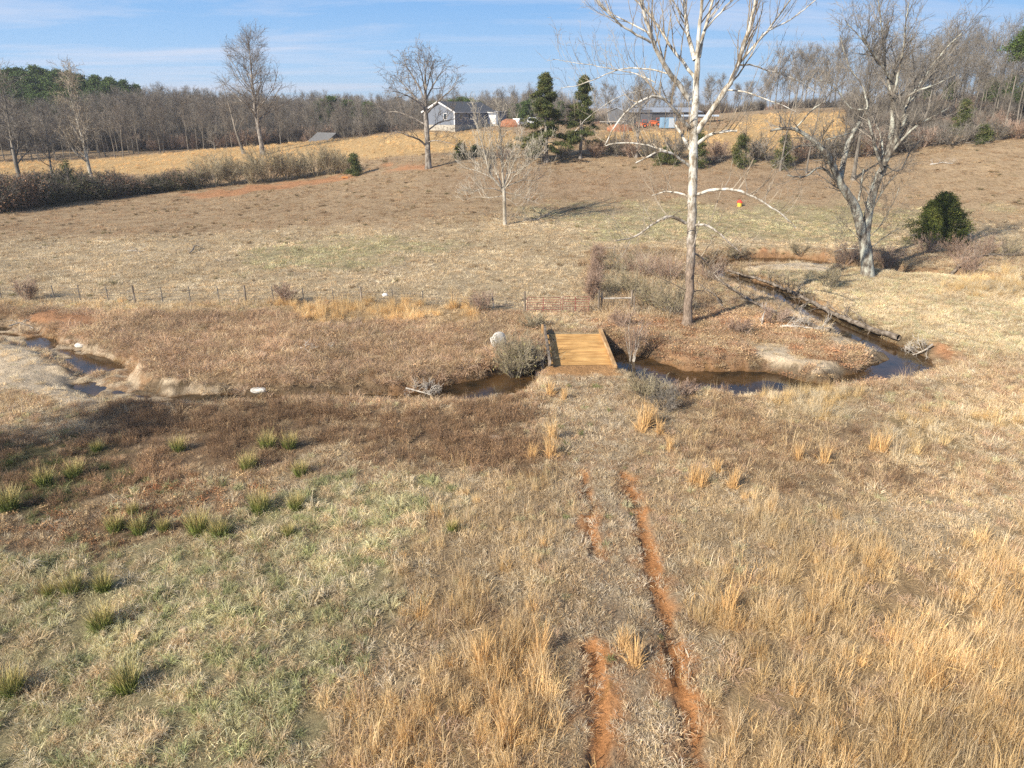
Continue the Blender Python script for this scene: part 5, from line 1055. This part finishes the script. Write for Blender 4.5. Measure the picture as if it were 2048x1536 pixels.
UGo = [bpy.data.objects.new('undergrowth_bush', merged2(r_, m_)) for r_, m_ in ((hs[0], M_twig2), (hs[1], M_twig), (ds[1], M_red))]
def under(name, label, px0, px1, z0, z1, N, s0, s1):
    px = R.uniform(px0, px1, N); z = R.uniform(z0, z1, N); X = (px - 1024) / FPX * z; Y = (z - 5 * sp) / cp
    k = z0 + (0 if px1 > 900 else 1) * np.maximum(0, (420 - px)) * -.035 if False else None
    Z = hground(X, Y); s = R.uniform(s0, s1, N); scatter(name, label, UGo, np.c_[X, Y, Z - .2], np.c_[np.zeros(N), np.zeros(N), R.random(N) * 6.28], np.c_[s, s, s * 1.1], np.ones((N, 3)))
under('wood_undergrowth', 'brushy undergrowth filling the left wood', -200, 880, 196, 262, 1100, .6, 1.2)
under('wood_undergrowth', 'brushy undergrowth behind the house and metal building', 860, 1720, 215, 270, 300, .35, .7)
under('wood_undergrowth', 'brushy undergrowth of the right wood', 1690, 2250, 130, 190, 330, .35, .8)
under('wood_undergrowth', 'far undergrowth under the distant wood', -500, 1150, 270, 420, 600, 1.2, 2.0)

# ------------------------------------------------------------------ rushes
rush0 = None; RG = 'green rush clumps in the wet meadow'
V, F, C = joinp(blades(np.random.default_rng(77), 340, .20, .72, .006, .24, .18, jit=.25), blades(np.random.default_rng(78), 60, .14, .45, .006, .8, .5))
t = NT('rush_green'); o_ = t.new('ShaderNodeTexCoord').outputs['Object']; bvn = t.new('ShaderNodeAttribute', attribute_name='bv').outputs['Color']; sz = t.new('ShaderNodeSeparateXYZ'); t.link(o_, sz.inputs[0])
t.link(t.mix(1, t.ramp(sz.outputs[2], [(.0, (.14, .19, .04)), (.30, (.24, .27, .07)), (.55, (.46, .37, .15))]), bvn, 'MULTIPLY'), t.p.inputs['Base Color']); t.p.inputs['Roughness'].default_value = .6
rme = mesh_np('rush_clump', V, F, t.m, C, attr='bv')
RL = [(205, 1258, 1.05, 'big rush clump at lower left, darkest green with a long shadow'), (145, 1188, .95, 'rush clump up left of the big dark one, middle of three in a row'), (208, 1180, .8, 'rush clump right of three in a row above the big dark one'), (102, 1192, .7, 'rush clump left of three in a row above the big dark one'),
      (398, 1066, 1.2, 'tallest rush clump, yellow tipped, among pale tussocks'), (440, 1074, 1.0, 'leaning yellow rush clump right of the tallest one'), (280, 1066, .9, 'middle of three small upright rushes left of the tallest clump'), (232, 1062, .9, 'leftmost of three small upright rushes left of the tallest clump'), (328, 1062, .7, 'rightmost of three small upright rushes left of the tallest clump'),
      (268, 1030, .7, 'small rush clump just above the three upright ones'), (522, 1024, 1.15, 'broad bright rush clump in the centre left meadow'), (592, 1018, .85, 'rush clump immediately right of the broad bright one'), (578, 1072, .65, 'little rush clump below the broad bright pair'), (601, 950, .85, 'rush clump above the broad bright pair by itself'),
      (537, 897, 1.05, 'left rush of the pair in the dark brown weeds'), (580, 897, .95, 'right rush of the pair in the dark brown weeds'), (497, 940, 1.0, 'dark rush clump below left of the pair in the brown weeds'), (358, 902, .9, 'single rush clump in the brown weeds at left'), (195, 902, .7, 'small rush at the edge of the tree shadow'),
      (255, 1380, 1.0, 'olive rush clump near the bottom left corner'), (25, 1390, 1.0, 'rush clump cut by the left frame edge near the bottom'), (905, 1062, .6, 'tiny rush clump alone in the middle meadow near the weeds'), (18, 1020, 1.2, 'wide dark rush clump at the left frame edge'), (90, 970, 1.0, 'dark rush clump in the tree shadow'), (150, 955, 1.0, 'dark olive rush clump right of the tree shadow')]
for i, (px, py, s, lb) in enumerate(RL):
    p = G(px, py); o = link('rush_clump', rme, None, p, rnd.random() * 6); o.scale = (s * 1.3, s * 1.3, s * 1.1); tag(o, lb, 'rush', RG)
# isolated golden grass clumps
GG = 'single golden broom grass clumps'
for k in range(3):
    V, F, C = joinp(blades(np.random.default_rng(90 + k), 90, .16, 1.0, .007, .16, .2, jit=.2, upj=.07), blades(np.random.default_rng(95 + k), 60, .2, .5, .007, .7, .7)); globals()['gm%d' % k] = (V, F, C)
t = NT('golden_stem'); bvn = t.new('ShaderNodeAttribute', attribute_name='bv').outputs['Color']; t.link(t.mix(1, (.66, .43, .19), bvn, 'MULTIPLY'), t.p.inputs['Base Color']); t.p.inputs['Roughness'].default_value = .8
gms = [mesh_np('broom_grass_clump', *globals()['gm%d' % k][:2], t.m, globals()['gm%d' % k][2], attr='bv') for k in range(3)]
for i, (px, py, s, lb) in enumerate([(1284, 862, 1.5, 'tallest golden grass clump right of the track below the bridge'), (1298, 852, 1.3, 'golden grass clump touching the tallest one on its right'), (1103, 915, 1.3, 'golden grass clump on the left verge of the track, lower one'), (1106, 880, 1.1, 'golden grass clump on the left verge of the track, middle one'), (1100, 790, 1.0, 'golden grass clump at the near left corner of the bridge'),
        (1064, 918, .9, 'short golden grass clump left of the verge row'), (1340, 902, .9, 'short golden grass clump right of the tallest one'), (1318, 868, .9, 'small golden clump in a green patch right of the tallest one'), (1402, 972, 1.0, 'golden grass clump with a crisp shadow right of the track'), (1385, 968, 1.1, 'golden grass clump pair left half beside the crisp shadow'), (1433, 945, .8, 'thin golden clump above the crisp shadow pair'),
        (1465, 975, 1.0, 'golden clump right of the crisp shadow pair'), (1598, 920, .9, 'golden clump left of pair on the brown weeds'), (1648, 925, 1.0, 'golden clump right of pair on the brown weeds'), (1128, 800, .8, 'small golden clump on the track edge below the bridge'), (1765, 905, 1.1, 'golden clump left of the large golden patch'), (1745, 900, .9, 'thin golden clump beside the large golden patch'),
        (1270, 1330, 1.0, 'golden clump on the crown between the two clay ruts'), (1245, 1300, .9, 'smaller golden clump between the clay ruts'), (1455, 1230, 1.2, 'golden clump close right of the long clay rut'), (1080, 1310, 1.1, 'upright golden clump left of the short lower rut'), (965, 1330, 1.2, 'golden clump in the centre bottom grass, upper'), (1015, 1480, 1.2, 'golden clump in the centre bottom grass, lowest')]):
    p = G(px, py); o = link('broom_grass_clump', gms[i % 3], None, p, rnd.random() * 6); o.scale = (s, s, s); o.rotation_euler[1] = .05; tag(o, lb, 'grass clump', GG)

# ------------------------------------------------------------------ rocks, debris, fallen trees
M_white = simple('pale_rock', (.58, .56, .51), .9, .2, 3); M_tan = simple('tan_rock', (.42, .31, .21), .9, .25, 3); M_plast = simple('white_plastic', (.75, .76, .76), .5, .05)
def rock(name, px, py, d, mat, lb, cat='rock', seed=0, rot=(0, 0, 0), up=.3):
    p = G(px, py); m = MB(); m.rock((0, 0, 0), np.array(d), seed); o = m.build(name, mat, None, False, (p[0], p[1], p[2] + d[2] * up)); o.rotation_euler = rot; return tag(o, lb, cat)
rock('boulder', 998, 698, (1.1, .55, 1.5), M_white, 'pale slab of rock tilted up left of the bridge', seed=3, rot=(.3, -.35, .3), up=.35)
rock('boulder', 1052, 722, (1.2, 1.0, 1.1), M_tan, 'tan boulder against the left side of the bridge', seed=4, up=.35)
rock('stone', 95, 694, (.7, .5, .3), M_white, 'white stone in the left creek, left of pair', seed=5); rock('stone', 162, 693, (.8, .6, .35), M_white, 'white stone in the left creek beside green weed', seed=6); rock('stone', 140, 686, (.45, .4, .35), M_tan, 'small tan stone in the left creek', seed=7)
rock('stone', 517, 783, (.9, .5, .3), M_white, 'pale flat stone at the creek edge in the middle left', seed=8); rock('debris_lump', 981, 783, (.3, .2, .2), M_plast, 'small white scrap in the creek below the willow shrub', 'debris', 9); rock('stone', 368, 1262 - 1, (.3, .25, .15), M_tan, 'tiny tan stone in the pale tussock meadow', seed=10)
rock('stone', 990, 878, (.7, .45, .2), M_tan, 'flat tan stone in the brown weeds left of the track', seed=11); rock('debris_lump', 770, 592, (.45, .3, .3), M_plast, 'white lump on the pasture just behind the wire fence', 'debris', 12)
def logp(m, pts, r0, r1, zoff=.15, k=7, seed=0):
    P = []
    for a in pts:
        q = G(a[0], a[1]); q = q + np.array([0, 0, zoff if len(a) < 3 else a[2]]); P.append(q)
    P = np.array(P); return P
def fallen(name, lb, pts, r0, r1, mat, seed, nb=14, bl=1.6, cat='fallen tree'):
    P = logp(None, pts, r0, r1); rng = np.random.default_rng(seed); base = P[0].copy(); L = np.r_[0, np.cumsum(np.linalg.norm(np.diff(P, axis=0), axis=1))]; s = np.linspace(0, L[-1], max(4, int(L[-1] / .5)))
    Q = np.stack([np.interp(s, L, P[:, i]) for i in range(3)], 1) - base; Q[1:-1] += rng.normal(0, .04, Q[1:-1].shape); rad = np.linspace(r0, r1, len(Q)); out = [(0, Q, rad)]
    S = dict(n=[nb, 4, 2], t=[(.1, 1), (.2, 1), (.2, 1)], ang=[60, 45, 40], len=[bl, bl * .5, .4], tap=[.2, .3, .3], rr=[.35, .5, .5], rmin=.010, seg=[4, 3, 2], wob=[.2, .2, .2], trop=[.02, .0, 0], sup=[.8, .3, 0]); spawn(rng, out, Q, rad, 0, S)
    root = thing(name, lb, cat, base)
    V, F = tubes_np([p for l, p, r in out if l == 0], [r for l, p, r in out if l == 0], 10); V = V + (fbm(V[:, 0], V[:, 1] + V[:, 2], .4, 5)[:, None] - .5) * .04; link('trunk', mesh_np(name + '_trunk', V, F, mat), root)
    V, F = tubes_np([p for l, p, r in out if l > 0], [r for l, p, r in out if l > 0], 4); link('branches', mesh_np(name + '_branches', V, F, mat), root); return root
fallen('fallen_tree', 'long thick fallen trunk lying along the creek and reaching its lower bend', [(1795, 688, .5), (1740, 672, .55), (1680, 645, .5), (1620, 612, .45), (1560, 582, .4), (1500, 560, .4), (1455, 548, .4)], .21, .08, M_log, 501, 34, 1.6)
fallen('fallen_tree', 'darker fallen tree with broken branches lying from the sycamore to the creek', [(1660, 668, .3), (1600, 650, .3), (1560, 638, .35), (1500, 610, .4), (1450, 588, .9), (1415, 570, 1.3)], .14, .06, M_log, 502, 22, 1.8)
fallen('fallen_branch', 'dark broken branch leaning beside the sycamore base', [(1446, 618, .1), (1425, 600, .6), (1395, 588, 1.0)], .08, .03, M_log, 503, 6, .7, 'branch')
fallen('fallen_branch', 'heap of driftwood limbs on the bank below the fallen dark tree', [(1560, 655, .1), (1600, 660, .25), (1640, 663, .2)], .10, .04, M_pale, 504, 16, 1.4, 'branch')
fallen('fallen_branch', 'dark driftwood tangle at the far right creek bank', [(1900, 552, .2), (1930, 535, .8), (1980, 525, .9), (2030, 520, .5)], .16, .05, M_log, 505, 16, 2.0, 'branch')
fallen('fallen_branch', 'bleached roots hanging out of the clay bank hole at the right', [(1862, 702, .5), (1840, 715, .3), (1815, 712, .0)], .06, .02, M_pale, 506, 14, .9, 'branch')
fallen('fallen_branch', 'broken limb lying beside the small pasture sycamore', [(1098, 436, .5), (1075, 441, .15), (1050, 444, .1)], .13, .05, M_oak, 507, 8, 1.4, 'branch')
fallen('fallen_branch', 'dark forked stick on the left of the pasture', [(380, 508, .1), (392, 500, .5), (400, 497, .2)], .08, .04, M_oak, 508, 5, .8, 'branch')
fallen('fallen_branch', 'pale stick lying flat on the left of the pasture', [(255, 503, .1), (292, 503, .1)], .06, .03, M_pale, 509, 4, .6, 'branch')
fallen('fallen_branch', 'bleached crooked stick on the matted grass, left one', [(602, 699, .15), (612, 703, .2), (620, 708, .1)], .05, .03, M_pale, 510, 3, .5, 'branch')
fallen('fallen_branch', 'bleached crooked stick on the matted grass, right one', [(645, 707, .15), (658, 700, .2), (665, 704, .1)], .05, .03, M_pale, 511, 3, .5, 'branch')
fallen('fallen_branch', 'driftwood tangle on the sand spit in the middle of the left creek', [(812, 782, .2), (840, 788, .2), (870, 796, .1)], .06, .02, M_pale, 512, 16, .8, 'branch')
fallen('fallen_branch', 'white stump of a snag standing in the leafy bank', [(1522, 655, .0), (1527, 640, .7), (1530, 628, .9)], .07, .03, M_pale, 513, 2, .4, 'branch')
fallen('fallen_branch', 'pale arched stick over the left creek pool', [(20, 662, .4), (50, 656, .5), (68, 662, .2)], .05, .02, M_pale, 514, 5, .6, 'branch')
fallen('fallen_branch', 'pale bleached limbs lying on the upper right pasture', [(1860, 330, .1), (1885, 327, .2), (1905, 328, .1)], .12, .05, M_pale, 515, 6, 1.2, 'branch')
p = G(1905, 288); bp = shrub('brush_pile', 'big grey pile of cut brush on the upper right field edge', 'brush pile', p, 520, hpx(p, 62), 11, M_twig, M_twig, 46, (7, 5), None, .02, 0, None, trop=-.02, up=.35)
p = G(1800, 300); shrub('brush_pile', 'low dark brush pile left of the big grey one beside red clay', 'brush pile', p, 521, hpx(p, 34), 8, M_twig2, M_twig2, 36, (7, 5), None, .02, 0, None, trop=-.02, up=.35)
p = G(1425, 324); shrub('brush_pile', 'pile of pale cut limbs just right of the sycamore on the fence row', 'brush pile', p, 522, hpx(p, 22), 6, M_pale, M_twig, 26, (6, 4), None, .02, 0, None, trop=-.03, up=.3)
# feed tub on the pasture
p = G(1479, 413); ft = thing('feed_tub', 'small yellow tub with a red hood standing on the pasture right of the sycamore', 'tub', p)
m = MB(); m.tube([(0, 0, 0), (0, 0, .55)], [.30, .36], 14); m.build('tub', simple('yellow_plastic', (.75, .55, .08), .5, .1), ft); m = MB(); m.tube([(0, 0, .56), (0, 0, .66), (.05, 0, .8), (.12, 0, .88)], [.44, .42, .28, .08], 14); m.build('hood', simple('red_rubber', (.65, .06, .04), .6, .1), ft)
p = G(690, 357); m = MB(); m.box((0, 0, .2), (1.1, .5, .35), rz=.3, bev=.05); tag(m.build('clay_block', simple('orange_block', (.55, .25, .08)), None, False, p), 'small orange lump on bare clay at the right end of the hedge', 'block')

# ------------------------------------------------------------------ house
def siding(name, col, horiz=True, s=8.0):
    t = NT(name); o = t.new('ShaderNodeTexCoord').outputs['Object']; w = t.new('ShaderNodeTexWave'); w.wave_type = 'BANDS'; w.bands_direction = 'Z' if horiz else 'X'; w.wave_profile = 'SAW'; w.inputs['Scale'].default_value = s / 6.28 * 1.6; t.link(o, w.inputs['Vector'])
    n = t.ramp(t.noise(.8, 4, o), [(.3, tuple(c * .88 for c in col)), (.7, tuple(c * 1.1 for c in col))]); t.link(n, t.p.inputs['Base Color']); t.p.inputs['Roughness'].default_value = .6; t.bump(w.outputs['Fac'], .6, .03); return t.m
M_side = siding('grey_blue_siding', (.155, .18, .225)); M_roofs = simple('dark_shingles', (.075, .08, .09), .9, .3, 3); M_trim = simple('white_trim', (.66, .66, .66), .5, .04, bump=0); M_found = simple('pale_foundation', (.40, .37, .31), .9, .2, 2)
t = NT('window_glass'); t.p.inputs['Base Color'].default_value = (.03, .04, .05, 1); t.p.inputs['Roughness'].default_value = .05; M_glass = t.m
corner = PZ(910, 263, 164); gzc = gz(corner[0], corner[1]); A = math.radians(30); Wg, Lh, eave, rise = 8.6, 17.5, 4.3, 2.1
hs_root = thing('grey_house', 'grey blue house with dark roof and white trim on the crest behind the oak', 'house', (corner[0], corner[1], gzc), -A)   # local -x along the gable, +y along the long side
def hpart(nm, build, mat, parent=hs_root): m = MB(); build(m); return m.build(nm, mat, parent)
def gable(m, w, l, z0, z1, r, x0=0, y0=0):
    poly = [(x0 - w, z0), (x0, z0), (x0, z1), (x0 - w / 2, z1 + r), (x0 - w, z1)]; m.prism(poly, y0, y0 + l)
hpart('foundation', lambda m: m.box((-Wg / 2, Lh / 2, .2), (Wg - .06, Lh - .06, 2.6)), M_found)
hpart('wall', lambda m: gable(m, Wg, Lh, 1.5, eave, rise), M_side)
def roof(m):
    for s in (-1, 1):
        ang = math.atan2(rise, Wg / 2); ln = math.hypot(rise, Wg / 2) + .55; cxm = -Wg / 2 + s * (Wg / 4 + .2); m.box((cxm, Lh / 2, eave + rise / 2 + .02), (ln, Lh + .9, .14), ry=s * ang)
rf = hpart('roof', roof, M_roofs)
def barge(m):
    for s in (-1, 1): ang = math.atan2(rise, Wg / 2); m.box((-Wg / 2 + s * (Wg / 4 + .2), -.50, eave + rise / 2 + .0), (math.hypot(rise, Wg / 2) + .6, .08, .32), ry=s * ang)
hpart('bargeboard', barge, M_trim, rf)
hpart('gutter', lambda m: m.box((.42, Lh / 2, eave - .12), (.1, Lh + .8, .16)), M_trim, rf)
for x_ in (-.06, -Wg + .06): hpart('corner_board', lambda m: m.box((x_, -.02, 2.9), (.26, .1, 2.8)), M_trim)
w_ = hpart('window', lambda m: m.box((-2.6, -.03, 3.3), (1.0, .06, 1.5)), M_trim); hpart('pane', lambda m: m.box((-2.6, -.075, 3.3), (.78, .03, 1.25)), M_glass, w_)
for yy in (2.5, 6.0, 9.0): w_ = hpart('window', lambda m: m.box((.03, yy, 3.3), (.06, 1.0, 1.4)), M_trim); hpart('pane', lambda m: m.box((.075, yy, 3.3), (.03, .78, 1.2)), M_glass, w_)
wg = hpart('garage_wing', lambda m: m.prism([(0, 1.4), (3.4, 1.4), (3.4, eave - .3), (0, eave)], 13.5, Lh), M_side); hpart('garage_door', lambda m: m.box((1.8, 13.46, 2.5), (2.2, .06, 2.1)), M_trim, wg); hpart('fascia', lambda m: m.box((1.7, 13.42, eave - .12), (3.6, .1, .3)), M_trim, wg); hpart('wing_roof', lambda m: m.box((1.75, 15.5, eave + .02), (3.9, 4.6, .12), ry=.088), M_roofs, wg)
hpart('wing_foundation', lambda m: m.box((1.7, 15.5, .1), (3.3, 3.9, 2.6)), M_found, wg)
# low roof beyond the crest
q = PZ(655, 284, 186); gq = 4.6; sb = thing('low_barn', 'low building behind the golden crest with only its grey roof showing', 'barn', (q[0], q[1], gz(q[0], q[1])), -.6); top = 9.1 - gz(q[0], q[1])
m = MB(); m.prism([(-3.2, -.5), (3.2, -.5), (3.2, top - 1.9), (0, top), (-3.2, top - 1.9)], -3, 3, Matrix.Rotation(math.pi / 2, 3, 'Z')); m.build('wall', M_old, sb)
m = MB()
for s in (-1, 1): m.box((0, s * -1.75, top - .88), (7.2, 4.2, .12), rx=s * math.atan2(1.9, 3.2))
m.build('roof', simple('grey_shingle_roof', (.13, .13, .13), .9, .2, 2), sb)
# metal building
q = PZ(1308, 244, 196); gq = gz(q[0], q[1]); mb_ = thing('metal_building', 'long dark grey metal building with a pale roof behind the parked machinery', 'barn', (q[0], q[1], gq), .42); topb = 15.5 - (1 * 196 / FPX) - gq
m = MB(); m.prism([(-5, -.5), (5, -.5), (5, topb - 1.2), (0, topb - .1), (-5, topb - 1.2)], -12, 12, Matrix.Rotation(math.pi / 2, 3, 'Z')); m.build('wall', siding('dark_metal_siding', (.12, .125, .135), False, 20), mb_)
m = MB()
for s in (-1, 1): m.box((0, s * -2.6, topb - .55), (24.6, 5.5, .1), rx=s * math.atan2(1.1, 5))
m.build('roof', simple('pale_metal_roof', (.45, .47, .48), .4, .1, 1, metal=.4), mb_)
for x_ in (-6, 3): m = MB(); m.box((x_, -5.04, 1.6), (3.4, .08, 3.2)); m.build('door', simple('grey_door', (.2, .2, .21), .6, .1), mb_)

# ------------------------------------------------------------------ vehicles and machines
M_tyre = simple('tyre_rubber', (.02, .02, .02), .9, .2, bump=0); M_rim = simple('wheel_rim', (.35, .35, .36), .4, .1, metal=.7, bump=0); M_light = simple('lamp_lens', (.5, .12, .08), .3, .1, bump=0)
def paint(nm, col): t = NT(nm); t.p.inputs['Base Color'].default_value = (*col, 1); t.p.inputs['Roughness'].default_value = .3; t.p.inputs['Coat Weight'].default_value = .5; return t.m
def wheels(root, xs, w, r):
    for x in xs:
        for s in (-1, 1):
            m = MB(); m.tube([(x, s * (w / 2 - .22), r), (x, s * (w / 2 - .21), r), (x, s * (w / 2), r)], [r * .9, r, r * .96], 16); t_ = m.build('wheel', M_tyre, root); m = MB(); m.tube([(x, s * (w / 2 - .02), r), (x, s * (w / 2 + .015), r)], r * .55, 12); m.build('rim', M_rim, t_)
def vehicle(name, lb, cat, px, py, rz, prof, glass, L, w, mat, wh=(1.45, -1.45), r=.37, g=None):
    p = G(px, py); root = thing(name, lb, cat, p, rz, g)
    m = MB(); m.prism(prof, -w / 2, w / 2); m.build('body', mat, root)
    for pl in glass: m = MB(); m.prism(pl, -w / 2 - .012, w / 2 + .012); m.build('window', M_glass, root)
    wheels(root, wh, w + .04, r)
    xb = min(a for a, _ in prof)
    for s in (-1, 1): m = MB(); m.box((xb - .01, s * (w / 2 - .14), .95), (.06, .2, .28)); m.build('tail_light', M_light, root)
    return root
suv = [(-2.3, .35), (2.3, .35), (2.35, .75), (2.2, 1.0), (1.3, 1.12), (.65, 1.68), (-1.9, 1.74), (-2.3, 1.15), (-2.4, .7)]; suvg = [[(-1.8, 1.15), (1.05, 1.13), (.58, 1.6), (-1.7, 1.64)]]
pk = [(-2.8, .5), (2.8, .5), (2.85, .9), (2.7, 1.15), (1.6, 1.25), (1.0, 1.85), (-.5, 1.88), (-.8, 1.25), (-2.8, 1.22)]; pkg = [[(-.62, 1.3), (1.4, 1.28), (.95, 1.77), (-.45, 1.8)]]
vehicle('parked_car', 'white utility car parked right of the red clay heap near the house', 'car', 1041, 252, 1.0, suv, suvg, 4.6, 1.9, paint('white_paint', (.78, .79, .80)))
vehicle('pickup_truck', 'white pickup parked behind the left edge of the larger cedar', 'pickup', 1062, 251, .12, pk, pkg, 5.6, 2.0, paint('white_paint_two', (.74, .75, .76)), (1.8, -1.7), .42)
vehicle('pickup_truck', 'long white pickup parked in front of the metal building', 'pickup', 1266, 247, .1, pk, pkg, 5.6, 2.0, MATS['white_paint'], (1.8, -1.7), .42)
vehicle('parked_car', 'red car half hidden inside the right wood', 'car', 1968, 222, .3, suv, suvg, 4.6, 1.9, paint('red_paint', (.45, .02, .04)))
p = G(1225, 250); tr = thing('flatbed_trailer', 'pale flatbed trailer left of the white pickup at the metal building', 'trailer', p, .05); m = MB(); m.box((0, 0, .8), (6.5, 2.2, .2)); m.build('bed', M_pale, tr); m = MB(); m.tube([(-3.2, 0, .75), (-4.6, 0, .55)], .06, 6); m.build('drawbar', M_rust, tr); wheels(tr, (.5, -.6), 2.3, .36)
M_orange = paint('orange_paint', (.50, .12, .04))
def loader(lb, px, py, rz, s=1.0):
    p = G(px, py); r_ = thing('orange_tractor', lb, 'tractor', p, rz, 'orange machines by the metal building'); r_.scale = (s, s, s)
    m = MB(); m.prism([(-1.2, .7), (1.5, .6), (1.6, 1.3), (.3, 1.5), (-1.2, 1.35)], -.45, .45); m.build('body', M_orange, r_)
    m = MB(); m.box((-.6, 0, 2.35), (1.3, 1.2, .1), bev=.03)
    for a in (-1.1, 0):
        for b in (-.5, .5): m.tube([(a, b, 1.3), (a, b, 2.32)], .04, 5)
    m.build('canopy', M_orange, r_)
    for s_ in (-1, 1): m = MB(); m.tube([(.2, s_ * .6, 1.5), (1.6, s_ * .6, 1.7), (2.3, s_ * .6, .6)], .09, 6); m.build('loader_arm', M_orange, r_)
    m = MB(); m.prism([(2.2, .2), (2.9, .15), (2.95, .3), (2.4, .4), (2.35, .9), (2.2, .9)], -.9, .9); m.build('bucket', M_orange, r_)
    for x, r in ((-.8, .65), (1.1, .4)):
        for s_ in (-1, 1): m = MB(); m.tube([(x, s_ * .55, r), (x, s_ * .85, r)], r, 16); w2 = m.build('wheel', M_tyre, r_); m = MB(); m.tube([(x, s_ * .86, r), (x, s_ * .88, r)], r * .5, 12); m.build('rim', M_orange, w2)
loader('orange tractor with front bucket pointing left beside the white pickup', 1284, 256, 3.0, .8); loader('orange loader with its bucket left, next to the blue striped container', 1312, 253, 2.8, .85)
p = G(1334, 257); ct = thing('storage_container', 'small container striped pale blue and white behind the sycamore branches', 'container', p, .1)
m = MB(); m.box((0, 0, 1.3), (3.2, 2.4, 2.4), bev=.04); m.build('body', simple('blue_container', (.22, .36, .50), .5, .1), ct)
m = MB()
for k in range(6): m.box((.1 + k * .25, -1.215, 1.3), (.13, .03, 2.1))
m.build('white_panel', M_trim, ct)
p = G(1395, 246); tp_ = thing('tarp_shelter', 'long low shelter covered in pale blue sheeting right of the container', 'shelter', p, 0); m = MB(); m.prism([(-5, 1.6), (5, 1.6), (5, 2.0), (-5, 2.0)], -1.5, 1.5); m.build('cover', simple('pale_blue_sheet', (.42, .50, .60), .6, .1), tp_)
for a in (-4.7, 0, 4.7):
    for b in (-1.3, 1.3): m = MB(); m.tube([(a, b, 0), (a, b, 1.6)], .08, 6); m.build('leg', M_rust, tp_)
M_clayh = simple('red_clay_heap', (.34, .15, .08), 1, .3, 2, bump=.6, bscale=4)
for px, py, d, lb in ((1020, 253, (5.0, 3, 2.6), 'red clay heap left of the white utility car'), (1238, 262, (6, 3, 2.4), 'brick red clay heap below the flatbed trailer'), (1350, 240, (11, 3, 3.4), 'long orange clay heap behind the blue striped container')):
    rock('clay_heap', px, py, d, M_clayh, lb, 'heap', int(px), up=.12)
# a bare tree outside the left of the frame whose shadow crosses the near meadow
b = np.array([-40.5, 16.5, gz(-40.5, 16.5)]); proc_tree('bare_tree', 'bare tree just outside the left of the view casting shade on the meadow', 'tree', b, 801, 15, .33, dict(SP_ROUND, n=[18, 8, 6, 3], rmin=.022, len=[6, 3, 1.5, .8]), M_oak, M_twig2)

# ------------------------------------------------------------------ air
hz = MB(); xa, xb, ya, yb = gx[0] - 20, gx[-1] + 20, gy[0] - 20, gy[-1] + 20; zlo = float(GZ.min()) - 1; zhi = 48.0
hz.box(((xa + xb) / 2, (ya + yb) / 2, (zlo + zhi) / 2), (xb - xa, yb - ya, zhi - zlo))
hm = bpy.data.materials.new('haze_air'); hm.use_nodes = True; hm.node_tree.nodes.clear()
ho = hm.node_tree.nodes.new('ShaderNodeOutputMaterial'); hv = hm.node_tree.nodes.new('ShaderNodeVolumePrincipled'); hv.inputs['Color'].default_value = (.86, .90, .96, 1); hv.inputs['Density'].default_value = .00027; hv.inputs['Anisotropy'].default_value = .2
hm.node_tree.links.new(hv.outputs[0], ho.inputs['Volume'])
tag(hz.build('haze', hm), 'thin pale air haze', None, None, 'stuff')
